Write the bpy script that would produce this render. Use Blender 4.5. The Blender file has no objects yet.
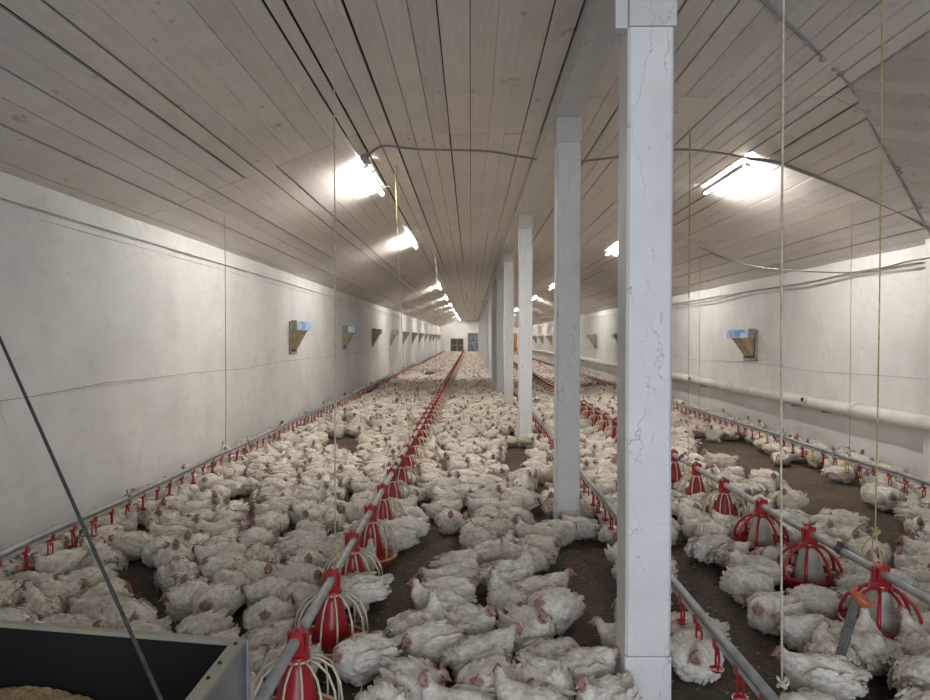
import bpy, bmesh, math, random
import numpy as np
from mathutils import Vector, Matrix, noise, Euler
random.seed(7); rng = np.random.default_rng(7)
SC = bpy.context.scene
COL = SC.collection
PI = math.pi
CAM_H = 1.6; F = 700.0; VX, VY = 471.0, 338.0
WL, WR = -3.3, 5.0          # side walls
YB, YE = -3.0, 75.0         # rear and far end of the shed
HF = 3.6                    # flat middle of the ceiling
CL, CR = -1.1, 3.0          # creases of the ceiling
HL, HR = 2.76, 2.62         # wall tops

# ------------------------------------------------------------------ basics
def at(px, py, y):
    """a point of the place at depth y seen in direction px, py"""
    return Vector(((px - VX) * y / F, y, CAM_H - (py - VY) * y / F))
def ground(px, py):
    y = CAM_H * F / (py - VY)
    return ((px - VX) * y / F, y)
def proj(x, y, z):
    return (VX + x * F / y, VY - (z - CAM_H) * F / y)
def ceil_h(x):
    if x < CL: return HL + (HF - HL) * (x - WL) / (CL - WL)
    if x > CR: return HF + (HR - HF) * (x - CR) / (WR - CR)
    return HF

def tag(o, label=None, cat=None, group=None, kind=None):
    if label: o['label'] = label
    if cat: o['category'] = cat
    if group: o['group'] = group
    if kind: o['kind'] = kind
    return o
def empty(name, loc, rz=0.0):
    o = bpy.data.objects.new(name, None); COL.objects.link(o)
    o.location = loc; o.rotation_euler = (0, 0, rz); o.empty_display_size = 0.05
    return o
def obj(name, bm, mat, parent=None, smooth=False, loc=None):
    me = bpy.data.meshes.new(name)
    bmesh.ops.recalc_face_normals(bm, faces=bm.faces[:])
    if smooth:
        for f in bm.faces: f.smooth = True
    bm.to_mesh(me); bm.free()
    for m in (mat if isinstance(mat, (list, tuple)) else [mat]): me.materials.append(m)
    o = bpy.data.objects.new(name, me); COL.objects.link(o)
    if parent is not None: o.parent = parent
    if loc is not None: o.location = loc
    return o
def dup(o, parent=None, loc=None):
    c = o.copy(); COL.objects.link(c)
    if parent is not None: c.parent = parent
    if loc is not None: c.location = loc
    for ch in list(o.children): dup(ch, c)
    return c
def box(bm, lo, hi, M=None, mi=0, bev=0.0):
    lo = Vector(lo); hi = Vector(hi)
    g = bmesh.ops.create_cube(bm, size=1.0)
    vs = g['verts']
    c = (lo + hi) / 2; s = hi - lo
    for v in vs:
        v.co = Vector((v.co.x * s.x + c.x, v.co.y * s.y + c.y, v.co.z * s.z + c.z))
    fs = set(f for v in vs for f in v.link_faces)
    for f in fs: f.material_index = mi
    if bev > 0:
        es = list(set(e for v in vs for e in v.link_edges))
        r = bmesh.ops.bevel(bm, geom=es, offset=bev, segments=2, affect='EDGES', profile=0.6)
        vs = list(set(v for f in r['faces'] for v in f.verts) | set(v for v in vs if v.is_valid))
    if M is not None:
        for v in vs: v.co = M @ v.co
    return vs
def prism(bm, pts2, a0, a1, axis='x', M=None):
    """a 2D outline swept along an axis; pts2 are the two other coordinates"""
    def mk(p, a):
        if axis == 'x': return Vector((a, p[0], p[1]))
        if axis == 'y': return Vector((p[0], a, p[1]))
        return Vector((p[0], p[1], a))
    A = [bm.verts.new(mk(p, a0)) for p in pts2]; B = [bm.verts.new(mk(p, a1)) for p in pts2]
    n = len(pts2)
    bm.faces.new(A); bm.faces.new(B[::-1])
    for i in range(n): bm.faces.new((A[i], B[i], B[(i+1) % n], A[(i+1) % n]))
    if M is not None:
        for v in A + B: v.co = M @ v.co
def tube(bm, pts, r, n=8, mi=0, cap=True):
    pts = [Vector(p) for p in pts]
    rs = r if isinstance(r, (list, tuple)) else [r] * len(pts)
    rings = []; up = None
    for i, p in enumerate(pts):
        t = (pts[min(i+1, len(pts)-1)] - pts[max(i-1, 0)]).normalized()
        if up is None:
            up = Vector((0, 0, 1)) if abs(t.z) < 0.9 else Vector((1, 0, 0))
        a = t.cross(up).normalized(); b = a.cross(t).normalized(); up = b
        rings.append([bm.verts.new(p + (a * math.cos(2*PI*k/n) + b * math.sin(2*PI*k/n)) * rs[i]) for k in range(n)])
    for i in range(len(rings)-1):
        for k in range(n):
            f = bm.faces.new((rings[i][k], rings[i][(k+1) % n], rings[i+1][(k+1) % n], rings[i+1][k])); f.material_index = mi
    if cap:
        f = bm.faces.new(rings[0][::-1]); f.material_index = mi
        f = bm.faces.new(rings[-1]); f.material_index = mi
def lathe(bm, prof, n=24, c=(0, 0), mi=0, close=False):
    rings = []
    for r, z in prof:
        if r < 1e-5: rings.append([bm.verts.new((c[0], c[1], z))])
        else: rings.append([bm.verts.new((c[0] + r*math.cos(2*PI*k/n), c[1] + r*math.sin(2*PI*k/n), z)) for k in range(n)])
    m = len(rings)
    for i in range(m if close else m - 1):
        A, B = rings[i], rings[(i+1) % m]
        for k in range(n):
            k2 = (k+1) % n
            if len(A) == 1 and len(B) == 1: continue
            if len(A) == 1: f = bm.faces.new((A[0], B[k], B[k2]))
            elif len(B) == 1: f = bm.faces.new((A[k], A[k2], B[0]))
            else: f = bm.faces.new((A[k], A[k2], B[k2], B[k]))
            f.material_index = mi
def catmull(P, k=8):
    P = [Vector(p) for p in P]; out = []
    for i in range(len(P)-1):
        p0 = P[max(i-1, 0)]; p1 = P[i]; p2 = P[i+1]; p3 = P[min(i+2, len(P)-1)]
        for j in range(k):
            t = j / k
            out.append(0.5*((2*p1)+(-p0+p2)*t+(2*p0-5*p1+4*p2-p3)*t*t+(-p0+3*p1-3*p2+p3)*t*t*t))
    out.append(P[-1]); return out

# ------------------------------------------------------------------ materials
def new_mat(name):
    m = bpy.data.materials.new(name); m.use_nodes = True
    nt = m.node_tree; b = nt.nodes['Principled BSDF']
    return m, nt, b
def L(nt, a, b): nt.links.new(a, b)
def node(nt, t, **kw):
    n = nt.nodes.new(t)
    for k, v in kw.items():
        if k in n.inputs.keys() if isinstance(k, str) else False: n.inputs[k].default_value = v
        else: setattr(n, k, v)
    return n
def simple(name, col, rough=0.5, metal=0.0, nscale=0, namt=0.15, bump=0.0, bscale=None, coord='Object', col2=None):
    m, nt, b = new_mat(name)
    b.inputs['Base Color'].default_value = (*col, 1); b.inputs['Roughness'].default_value = rough
    b.inputs['Metallic'].default_value = metal
    if nscale:
        tc = nt.nodes.new('ShaderNodeTexCoord'); n = nt.nodes.new('ShaderNodeTexNoise')
        n.inputs['Scale'].default_value = nscale; n.inputs['Detail'].default_value = 5
        L(nt, tc.outputs[coord], n.inputs['Vector'])
        r = nt.nodes.new('ShaderNodeValToRGB')
        c2 = col2 if col2 else tuple(c * (1 - namt*2) for c in col)
        r.color_ramp.elements[0].position = 0.35; r.color_ramp.elements[1].position = 0.65
        r.color_ramp.elements[0].color = (*c2, 1); r.color_ramp.elements[1].color = (*col, 1)
        L(nt, n.outputs['Fac'], r.inputs['Fac']); L(nt, r.outputs['Color'], b.inputs['Base Color'])
        if bump:
            n2 = nt.nodes.new('ShaderNodeTexNoise'); n2.inputs['Scale'].default_value = bscale or nscale*4; n2.inputs['Detail'].default_value = 6
            L(nt, tc.outputs[coord], n2.inputs['Vector'])
            bp = nt.nodes.new('ShaderNodeBump'); bp.inputs['Strength'].default_value = bump; bp.inputs['Distance'].default_value = 0.01
            L(nt, n2.outputs['Fac'], bp.inputs['Height']); L(nt, bp.outputs['Normal'], b.inputs['Normal'])
    return m
def noise_n(nt, src, scale, detail=4, rough=0.55, sc=None, loc=None):
    n = nt.nodes.new('ShaderNodeTexNoise'); n.inputs['Scale'].default_value = scale
    n.inputs['Detail'].default_value = detail; n.inputs['Roughness'].default_value = rough
    if sc or loc:
        mp = nt.nodes.new('ShaderNodeMapping')
        if sc: mp.inputs['Scale'].default_value = sc
        if loc: mp.inputs['Location'].default_value = loc
        L(nt, src, mp.inputs['Vector']); src = mp.outputs['Vector']
    L(nt, src, n.inputs['Vector']); return n
def ramp(nt, fac, stops):
    r = nt.nodes.new('ShaderNodeValToRGB')
    while len(r.color_ramp.elements) < len(stops): r.color_ramp.elements.new(0.5)
    for e, (p, c) in zip(r.color_ramp.elements, stops):
        e.position = p; e.color = (*c, 1) if len(c) == 3 else c
    L(nt, fac, r.inputs['Fac']); return r
def mix(nt, fac, a, b, mode='MIX'):
    m = nt.nodes.new('ShaderNodeMix'); m.data_type = 'RGBA'; m.blend_type = mode
    for s, v in ((m.inputs[0], fac), (m.inputs[6], a), (m.inputs[7], b)):
        if hasattr(v, 'is_linked') or hasattr(v, 'links'): L(nt, v, s)
        elif isinstance(v, (int, float)): s.default_value = v
        else: s.default_value = (*v, 1)
    return m.outputs[2]
def bump(nt, b, fac, strength, dist=0.01, prev=None):
    bp = nt.nodes.new('ShaderNodeBump'); bp.inputs['Strength'].default_value = strength; bp.inputs['Distance'].default_value = dist
    L(nt, fac, bp.inputs['Height'])
    if prev is not None: L(nt, prev.outputs['Normal'], bp.inputs['Normal'])
    L(nt, bp.outputs['Normal'], b.inputs['Normal']); return bp

def wall_mat(name, base, stain):
    m, nt, b = new_mat(name); b.inputs['Roughness'].default_value = 0.85
    tc = nt.nodes.new('ShaderNodeTexCoord'); O = tc.outputs['Object']
    n1 = noise_n(nt, O, 0.9, 6, 0.65); n2 = noise_n(nt, O, 3.5, 8, 0.7, sc=(1, .6, 1.6)); n3 = noise_n(nt, O, 26, 3, 0.5)
    c = ramp(nt, n1.outputs['Fac'], [(0.3, tuple(x*0.80 for x in base)), (0.62, base)]).outputs['Color']
    st = ramp(nt, n2.outputs['Fac'], [(0.55, (0, 0, 0)), (0.75, (1, 1, 1))])
    mm = nt.nodes.new('ShaderNodeMath'); mm.operation = 'MULTIPLY'; mm.inputs[1].default_value = 0.35; L(nt, st.outputs['Color'], mm.inputs[0])
    c = mix(nt, mm.outputs[0], c, stain)
    sp = ramp(nt, n3.outputs['Fac'], [(0.70, (0, 0, 0)), (0.74, (1, 1, 1))])
    m2 = nt.nodes.new('ShaderNodeMath'); m2.operation = 'MULTIPLY'; m2.inputs[1].default_value = 0.35; L(nt, sp.outputs['Color'], m2.inputs[0])
    c = mix(nt, m2.outputs[0], c, (0.25, 0.22, 0.18))
    # fine plaster cracks
    vo = nt.nodes.new('ShaderNodeTexVoronoi'); vo.feature = 'DISTANCE_TO_EDGE'; vo.inputs['Scale'].default_value = 0.55
    nd = noise_n(nt, O, 2.2, 6, 0.6)
    mx = nt.nodes.new('ShaderNodeVectorMath'); mx.operation = 'ADD'
    sc_ = nt.nodes.new('ShaderNodeVectorMath'); sc_.operation = 'SCALE'; sc_.inputs['Scale'].default_value = 0.5
    L(nt, nd.outputs['Color'], sc_.inputs[0]); L(nt, O, mx.inputs[0]); L(nt, sc_.outputs[0], mx.inputs[1]); L(nt, mx.outputs[0], vo.inputs['Vector'])
    cr = ramp(nt, vo.outputs['Distance'], [(0.0, (1, 1, 1)), (0.006, (0, 0, 0))])
    m3 = nt.nodes.new('ShaderNodeMath'); m3.operation = 'MULTIPLY'; L(nt, cr.outputs['Color'], m3.inputs[0]); 
    m3b = ramp(nt, n1.outputs['Fac'], [(0.5, (0, 0, 0)), (0.6, (.4, .4, .4))]); L(nt, m3b.outputs['Color'], m3.inputs[1])
    c = mix(nt, m3.outputs[0], c, (0.3, 0.27, 0.24))
    L(nt, c, b.inputs['Base Color'])
    b1 = bump(nt, b, n2.outputs['Fac'], 0.6, 0.02); bump(nt, b, n3.outputs['Fac'], 0.25, 0.006, b1)
    return m
def plank_mat(name, base):
    m, nt, b = new_mat(name); b.inputs['Roughness'].default_value = 0.38
    tc = nt.nodes.new('ShaderNodeTexCoord'); O = tc.outputs['Object']
    n1 = noise_n(nt, O, 1.3, 6, 0.6); n2 = noise_n(nt, O, 5, 5, 0.6, sc=(6, 0.5, 6)); n3 = noise_n(nt, O, 9, 4, 0.6, sc=(1, .5, 1))
    c = ramp(nt, n1.outputs['Fac'], [(0.3, tuple(x*0.87 for x in base)), (0.65, base)]).outputs['Color']
    g = ramp(nt, n2.outputs['Fac'], [(0.35, (0.92, 0.91, 0.89)), (0.6, (1, 1, 1))])
    c = mix(nt, 1.0, c, g.outputs['Color'], 'MULTIPLY')
    k = ramp(nt, n3.outputs['Fac'], [(0.645, (0, 0, 0)), (0.74, (.6, .6, .6))])
    c = mix(nt, k.outputs['Color'], c, (0.22, 0.18, 0.15))
    at_ = nt.nodes.new('ShaderNodeAttribute'); at_.attribute_name = 'tone'
    c = mix(nt, 1.0, c, at_.outputs['Color'], 'MULTIPLY')
    L(nt, c, b.inputs['Base Color'])
    b1 = bump(nt, b, n2.outputs['Fac'], 0.6, 0.005); bump(nt, b, n3.outputs['Fac'], 0.35, 0.008, b1)
    return m
def post_mat(name, base):
    m, nt, b = new_mat(name); b.inputs['Roughness'].default_value = 0.55
    tc = nt.nodes.new('ShaderNodeTexCoord'); O = tc.outputs['Object']
    n1 = noise_n(nt, O, 3, 5, 0.6); n2 = noise_n(nt, O, 30, 4, 0.6, sc=(1, 1, .25)); n3 = noise_n(nt, O, 14, 3, 0.5, sc=(.25, .25, 6))
    c = ramp(nt, n1.outputs['Fac'], [(0.3, tuple(x*0.88 for x in base)), (0.6, base)]).outputs['Color']
    vo = nt.nodes.new('ShaderNodeTexVoronoi'); vo.feature = 'DISTANCE_TO_EDGE'; vo.inputs['Scale'].default_value = 2.3
    nd = noise_n(nt, O, 9, 5, 0.6); mx = nt.nodes.new('ShaderNodeVectorMath'); mx.operation = 'ADD'
    sc_ = nt.nodes.new('ShaderNodeVectorMath'); sc_.operation = 'SCALE'; sc_.inputs['Scale'].default_value = 0.12
    mp = nt.nodes.new('ShaderNodeMapping'); mp.inputs['Scale'].default_value = (2.5, 2.5, 0.6)
    L(nt, nd.outputs['Color'], sc_.inputs[0]); L(nt, O, mx.inputs[0]); L(nt, sc_.outputs[0], mx.inputs[1]); L(nt, mx.outputs[0], mp.inputs['Vector']); L(nt, mp.outputs['Vector'], vo.inputs['Vector'])
    cr = ramp(nt, vo.outputs['Distance'], [(0.0, (.75, .75, .75)), (0.012, (0, 0, 0))])
    gate = ramp(nt, n1.outputs['Fac'], [(0.48, (0, 0, 0)), (0.56, (1, 1, 1))])
    c2 = mix(nt, 1.0, cr.outputs['Color'], gate.outputs['Color'], 'MULTIPLY')
    c = mix(nt, c2, c, (0.22, 0.23, 0.24))
    sp = ramp(nt, n2.outputs['Fac'], [(0.66, (0, 0, 0)), (0.72, (.5, .5, .5))])
    c = mix(nt, sp.outputs['Color'], c, (0.35, 0.34, 0.32))
    L(nt, c, b.inputs['Base Color'])
    b1 = bump(nt, b, n3.outputs['Fac'], 0.35, 0.006); b2 = bump(nt, b, n2.outputs['Fac'], 0.5, 0.004, b1)
    return m
def litter_mat():
    m, nt, b = new_mat('litter'); b.inputs['Roughness'].default_value = 0.95
    tc = nt.nodes.new('ShaderNodeTexCoord'); O = tc.outputs['Object']
    n1 = noise_n(nt, O, 2.2, 6, 0.6); n2 = noise_n(nt, O, 38, 5, 0.7); n3 = noise_n(nt, O, 75, 2, 0.5)
    c = ramp(nt, n1.outputs['Fac'], [(0.3, (0.095, 0.068, 0.048)), (0.7, (0.175, 0.128, 0.092))]).outputs['Color']
    c = mix(nt, 1.0, c, ramp(nt, n2.outputs['Fac'], [(0.3, (.45, .45, .45)), (0.7, (1.35, 1.3, 1.2))]).outputs['Color'], 'MULTIPLY')
    c = mix(nt, ramp(nt, n3.outputs['Fac'], [(0.70, (0, 0, 0)), (0.76, (.5, .5, .5))]).outputs['Color'], c, (0.42, 0.36, 0.28))
    L(nt, c, b.inputs['Base Color'])
    b1 = bump(nt, b, n2.outputs['Fac'], 1.0, 0.035); bump(nt, b, n3.outputs['Fac'], 0.6, 0.008, b1)
    return m
def hen_mat():
    m, nt, b = new_mat('white_feathers'); b.inputs['Roughness'].default_value = 0.8
    at_ = nt.nodes.new('ShaderNodeAttribute'); at_.attribute_name = 'Col'
    tc = nt.nodes.new('ShaderNodeTexCoord'); O = tc.outputs['Object']
    oi = nt.nodes.new('ShaderNodeObjectInfo')
    ad = nt.nodes.new('ShaderNodeVectorMath'); ad.operation = 'ADD'
    sc_ = nt.nodes.new('ShaderNodeVectorMath'); sc_.operation = 'SCALE'; sc_.inputs[0].default_value = (37, 53, 71)
    L(nt, oi.outputs['Random'], sc_.inputs['Scale']); L(nt, O, ad.inputs[0]); L(nt, sc_.outputs[0], ad.inputs[1])
    V = ad.outputs[0]
    n1 = noise_n(nt, V, 11, 4, 0.6); n2 = noise_n(nt, V, 60, 4, 0.65, sc=(.45, 1, 1)); n4 = noise_n(nt, V, 7, 3, 0.5, loc=(5, 2, 1))
    c = mix(nt, ramp(nt, n1.outputs['Fac'], [(0.50, (0, 0, 0)), (0.70, (.55, .55, .55))]).outputs['Color'], at_.outputs['Color'], (0.50, 0.42, 0.33))
    c = mix(nt, ramp(nt, n4.outputs['Fac'], [(0.63, (0, 0, 0)), (0.74, (.45, .45, .45))]).outputs['Color'], c, (0.55, 0.32, 0.34))
    c = mix(nt, 1.0, c, ramp(nt, n2.outputs['Fac'], [(0.34, (.76, .73, .69)), (0.56, (1, 1, 1))]).outputs['Color'], 'MULTIPLY')
    hv = ramp(nt, oi.outputs['Random'], [(0, (.88, .87, .84)), (1, (1, 1, 1))])
    c = mix(nt, 1.0, c, hv.outputs['Color'], 'MULTIPLY')
    L(nt, c, b.inputs['Base Color'])
    b1 = bump(nt, b, n2.outputs['Fac'], 0.55, 0.008)
    return m

M = {}
M['wall'] = wall_mat('whitewashed_plaster', (0.755, 0.74, 0.705), (0.52, 0.45, 0.36))
M['plank'] = plank_mat('painted_ceiling_boards', (0.74, 0.69, 0.65))
M['dark'] = simple('dark_void', (0.02, 0.018, 0.016), 0.9)
M['post'] = post_mat('painted_post', (0.72, 0.725, 0.72))
M['beam'] = post_mat('painted_beam', (0.60, 0.59, 0.57))
M['litter'] = litter_mat()
M['hen'] = hen_mat()
M['galv'] = simple('galvanised_pipe', (0.40, 0.405, 0.40), 0.5, 0.35, nscale=14, namt=0.15, bump=0.1)
M['greypvc'] = simple('white_water_pipe', (0.62, 0.61, 0.58), 0.4, 0.0, nscale=8, namt=0.12)
M['strip'] = simple('aluminium_strip', (0.58, 0.57, 0.54), 0.4, 0.35, nscale=8, namt=0.15)
M['red'] = simple('red_plastic', (0.40, 0.022, 0.028), 0.32, nscale=12, namt=0.12, bump=0.05)
M['orange'] = simple('orange_plastic', (0.62, 0.16, 0.07), 0.38, nscale=14, namt=0.12)
M['yellow'] = simple('yellow_plastic', (0.66, 0.50, 0.09), 0.38, nscale=12, namt=0.12)
M['cream'] = simple('cream_plastic', (0.74, 0.66, 0.50), 0.4, nscale=12, namt=0.15)
M['white'] = simple('white_plastic', (0.74, 0.71, 0.65), 0.4, nscale=9, namt=0.12)
M['dustwhite'] = simple('dusty_white_plastic', (0.60, 0.56, 0.49), 0.5, nscale=7, namt=0.2)
M['straw'] = simple('straw_flakes', (0.42, 0.34, 0.23), 0.9, nscale=3, col2=(0.20, 0.15, 0.10))
M['pvc'] = simple('white_pvc', (0.74, 0.71, 0.66), 0.45, nscale=3, namt=0.1, bump=0.05)
M['rope'] = simple('pale_cord', (0.60, 0.53, 0.40), 0.8, nscale=50, namt=0.2)
M['yrope'] = simple('yellow_cord', (0.62, 0.52, 0.22), 0.8, nscale=50, namt=0.2)
M['cable'] = simple('dusty_cable', (0.30, 0.28, 0.25), 0.7, nscale=10, namt=0.15)
M['steelrope'] = simple('steel_rope', (0.10, 0.10, 0.10), 0.45, 0.6, nscale=60, namt=0.2, bump=0.3)
M['sheet'] = simple('galvanised_sheet', (0.34, 0.36, 0.37), 0.42, 0.7, nscale=6, namt=0.18, bump=0.08)
M['flange'] = simple('dusty_flange', (0.36, 0.36, 0.34), 0.6, 0.3, nscale=16, col2=(0.42, 0.38, 0.25), bump=0.2)
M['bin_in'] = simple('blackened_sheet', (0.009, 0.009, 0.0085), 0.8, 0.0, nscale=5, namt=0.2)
M['feed'] = simple('feed_crumbs', (0.62, 0.47, 0.26), 0.9, nscale=90, col2=(0.36, 0.25, 0.13), bump=0.8, bscale=120)
M['wood'] = simple('tan_board', (0.48, 0.38, 0.24), 0.7, nscale=12, namt=0.18)
M['greyboard'] = simple('grey_board', (0.42, 0.40, 0.37), 0.75, nscale=14, namt=0.2)
M['mesh'] = simple('dark_mesh', (0.10, 0.11, 0.09), 0.8, nscale=60, namt=0.25)
M['orangewood'] = simple('varnished_door', (0.55, 0.26, 0.10), 0.5, nscale=6, namt=0.2)
M['shutter'] = simple('dark_shutter', (0.10, 0.095, 0.08), 0.6, nscale=5, namt=0.25)
M['gate'] = simple('blue_grey_gate', (0.20, 0.23, 0.26), 0.5, nscale=3, col2=(0.09, 0.10, 0.12))
M['hose'] = simple('grey_hose', (0.16, 0.16, 0.155), 0.55, nscale=10, namt=0.2)
M['hoserib'] = simple('black_hose', (0.045, 0.045, 0.045), 0.5, nscale=10, namt=0.2)
def daylit_film_mat():
    m, nt, b = new_mat('daylit_blue_film'); b.inputs['Roughness'].default_value = 0.35
    tc = nt.nodes.new('ShaderNodeTexCoord'); n = noise_n(nt, tc.outputs['Object'], 9, 3)
    r = ramp(nt, n.outputs['Fac'], [(0.4, (0.22, 0.46, 0.92)), (0.6, (0.75, 0.86, 0.97))]); L(nt, r.outputs['Color'], b.inputs['Base Color'])  # daylight shining through the film is put into its blue and pale tones
    return m
M['blue'] = daylit_film_mat()
def glow(name, col, s):
    m, nt, b = new_mat(name); b.inputs['Base Color'].default_value = (.8, .8, .8, 1)
    b.inputs['Emission Color'].default_value = (*col, 1); b.inputs['Emission Strength'].default_value = s
    return m
TUBE_S = 150.0
M['tube'] = glow('lit_tube', (1.0, 0.98, 0.955), TUBE_S)

# ------------------------------------------------------------------ the shed
def build_shell():
    # litter floor with small relief
    bm = bmesh.new()
    ys = list(np.arange(YB, 14, 0.10)) + list(np.arange(14, YE + 0.6, 1.0))
    xs = list(np.arange(WL, WR + 0.12, 0.10))
    vv = [[bm.verts.new((x, y, 0.012 * noise.noise(Vector((x*2.2, y*2.2, 0))) + 0.008 * noise.noise(Vector((x*8, y*8, 3))) - 0.008)) for x in xs] for y in ys]
    for j in range(len(ys)-1):
        for i in range(len(xs)-1): bm.faces.new((vv[j][i], vv[j][i+1], vv[j+1][i+1], vv[j+1][i]))
    tag(obj('floor', bm, M['litter'], smooth=True), 'dark brown litter floor of the poultry shed', kind='structure')
    # side walls, a little uneven
    for side, X, H, s in (('left', WL, HL, -1), ('right', WR, HR, 1)):
        bm = bmesh.new()
        ys = np.linspace(YB, YE, 400); zs = np.linspace(-0.05, H + 0.02, 12)
        g = [[bm.verts.new((X + s * (0.012 * (noise.noise(Vector((y*.9, z*1.3, 5+s))) + 0.4*noise.noise(Vector((y*3, z*4, 5+s))) - .8)), y, z)) for z in zs] for y in ys]
        for j in range(len(ys)-1):
            for i in range(len(zs)-1): bm.faces.new((g[j][i], g[j][i+1], g[j+1][i+1], g[j+1][i]))
        out = X + s * 0.25
        a = [bm.verts.new((out, y, z)) for y in (YB, YE) for z in (-0.05, H + 0.02)]
        bm.faces.new((a[0], a[1], a[3], a[2]))
        o = obj('wall_' + side, bm, M['wall'], smooth=True)
        tag(o, 'long whitewashed %s side wall of the shed' % side, kind='structure')
        # ledge under the ceiling and a plaster kerb
        bm = bmesh.new()
        zt = H - 0.19
        box(bm, (X - (0 if s < 0 else .045), YB, zt), (X + (.045 if s < 0 else 0), YE, zt + 0.035), bev=0.006)
        box(bm, (X - (0 if s < 0 else .018), YB, zt - 0.07), (X + (.018 if s < 0 else 0), YE, zt - 0.04), bev=0.004)
        tag(obj('trim_1' if s < 0 else 'trim_2', bm, M['wall']), 'plaster ledge under the ceiling on the %s wall' % side, kind='structure')
    bm = bmesh.new(); box(bm, (WR - 0.10, 7.42, 0), (WR + .01, 7.62, HR + .04), bev=.01)
    tag(obj('trim_3', bm, M['wall']), 'shallow plaster pilaster on the right wall', kind='structure')
    # end walls with openings
    def end_wall(name, y0, y1, holes, label):
        xs = sorted({WL - .2, WR + .2, *[h[0] for h in holes], *[h[1] for h in holes]})
        zs = sorted({-0.05, 3.9, *[h[2] for h in holes], *[h[3] for h in holes]})
        bm = bmesh.new()
        for i in range(len(xs)-1):
            for j in range(len(zs)-1):
                cx, cz = (xs[i]+xs[i+1])/2, (zs[j]+zs[j+1])/2
                if any(h[0] < cx < h[1] and h[2] < cz < h[3] for h in holes): continue
                box(bm, (xs[i], y0, zs[j]), (xs[i+1], y1, zs[j+1]))
        tag(obj(name, bm, M['wall']), label, kind='structure')
    end_wall('wall_far', YE, YE + 0.25, [(-2.15, -0.85, 0.12, 1.5), (-0.35, 1.15, 0, 2.15), (4.35, 4.95, 0, 2.1)], 'whitewashed end wall of the shed, far away')
    end_wall('wall_rear', YB - 0.25, YB, [(-0.9, 2.6, 0, 2.6)], 'whitewashed end wall of the shed near the entrance')
    # far shutter window, gate, side door
    bm = bmesh.new(); box(bm, (-2.2, YE + .05, .1), (-.8, YE + .12, 1.55))
    w = tag(obj('window_1', bm, M['shutter']), 'dark shuttered fan opening low in the far end wall', kind='structure')
    bm = bmesh.new()
    for k in range(3): box(bm, (-2.2 + k*.675, YE - .02, .1), (-2.15 + k*.675, YE + .05, 1.55))
    for z in (.1, .8, 1.5): box(bm, (-2.2, YE - .02, z), (-.8, YE + .05, z + .05))
    obj('window_frame', bm, M['greyboard'], w)
    bm = bmesh.new(); box(bm, (-.4, YE + .08, 0), (1.2, YE + .14, 2.2))
    g = tag(obj('door_1', bm, M['gate']), 'blue grey door at the far end of the middle aisle', kind='structure')
    bm = bmesh.new()
    for x in (-.4, .375, 1.14): box(bm, (x, YE + .02, 0), (x + .06, YE + .08, 2.2))
    for z in (.05, 1.1, 2.1): box(bm, (-.4, YE + .02, z), (1.2, YE + .08, z + .06))
    obj('door_frame', bm, M['greyboard'], g)
    bm = bmesh.new(); box(bm, (4.35, YE + .05, 0), (4.95, YE + .11, 2.1), bev=.01)
    box(bm, (4.45, YE + .03, .2), (4.85, YE + .05, .9), bev=.005); box(bm, (4.45, YE + .03, 1.1), (4.85, YE + .05, 1.9), bev=.005)
    tag(obj('door_2', bm, M['orangewood']), 'orange brown wooden door in the far right corner', kind='structure')
    # boarded ceiling: real boards with gaps, run along the shed; dark roof space behind
    bm = bmesh.new(); tone = bm.loops.layers.float_color.new('tone')
    prof = [(WL - .05, HL - .02), (CL, HF), (CR, HF), (WR + .05, HR - .025)]
    def board(p, u, v, w_, l_, n_, th=.022):
        """board from corner p along v (length l_), width along u, thickness along n_"""
        t = random.uniform(.93, 1.0) * (0.93 if random.random() < .12 else 1)
        tt = (t, t * random.uniform(.97, 1), t * random.uniform(.93, 1), 1)
        d = random.uniform(0, .004)
        vs = [bm.verts.new(p + u*a + v*b + n_*(c*th + d)) for a in (0, w_) for b in (0, l_) for c in (0, 1)]
        for q in ((0, 1, 3, 2), (4, 6, 7, 5), (0, 4, 5, 1), (2, 3, 7, 6), (0, 2, 6, 4), (1, 5, 7, 3)):
            f = bm.faces.new([vs[i] for i in q])
            for l in f.loops: l[tone] = tt
        return vs
    seams = [-3.0, .9, 6.9, 13.1, 19.0, 25.2, 31, 37, 43, 49, 55, 61, 67, 75.2]
    seams_m = [-3.0, -.2, 5.86, 11.9, 18.2, 24.1, 30, 36, 42, 48, 54, 60, 66, 75.2]
    def lay(P, Q, ss):
        P3 = Vector((P[0], 0, P[1])); Q3 = Vector((Q[0], 0, Q[1])); d = Q3 - P3; Lw = d.length; u = d.normalized()
        n_ = Vector((-u.z, 0, u.x)); n_ = n_ if n_.z > 0 else -n_
        s = 0.0
        while s < Lw - .02:
            w_ = min(random.uniform(.15, .20), Lw - s); gap = random.choice([.002, .003, .006, .010, .015, .018, .022])
            for a, b in zip(ss[:-1], ss[1:]):
                if random.random() < .35: gap = random.choice([.002, .003, .006, .010, .016, .020])
                g0 = random.uniform(0, .012)
                board(P3 + u*s + Vector((0, a + g0, 0)), u, Vector((0, 1, 0)), w_ - gap, b - a - g0 - .003, n_)
            s += w_
    lay(prof[0], prof[1], seams)
    lay(prof[1], (0.75, HF), seams); lay((0.75, HF), prof[2], seams_m)
    lay(prof[2], prof[3], seams_m)
    # near the right side a diagonal batten: cut the boards away on the near side of it beyond the crease
    cut = Vector((3.0, 5.6, 0)); nrm = Vector((1, -1, 0)).normalized()
    far_v = [f for f in bm.faces if f.calc_center_median().x > CR + .001]
    geom = list({v for f in far_v for v in f.verts} | {e for f in far_v for e in f.edges}) + far_v
    bmesh.ops.bisect_plane(bm, geom=geom, plane_co=cut, plane_no=nrm, clear_outer=True)
    # boards at right angles to the batten
    bm2 = bmesh.new(); tone2 = bm2.loops.layers.float_color.new('tone')
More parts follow.
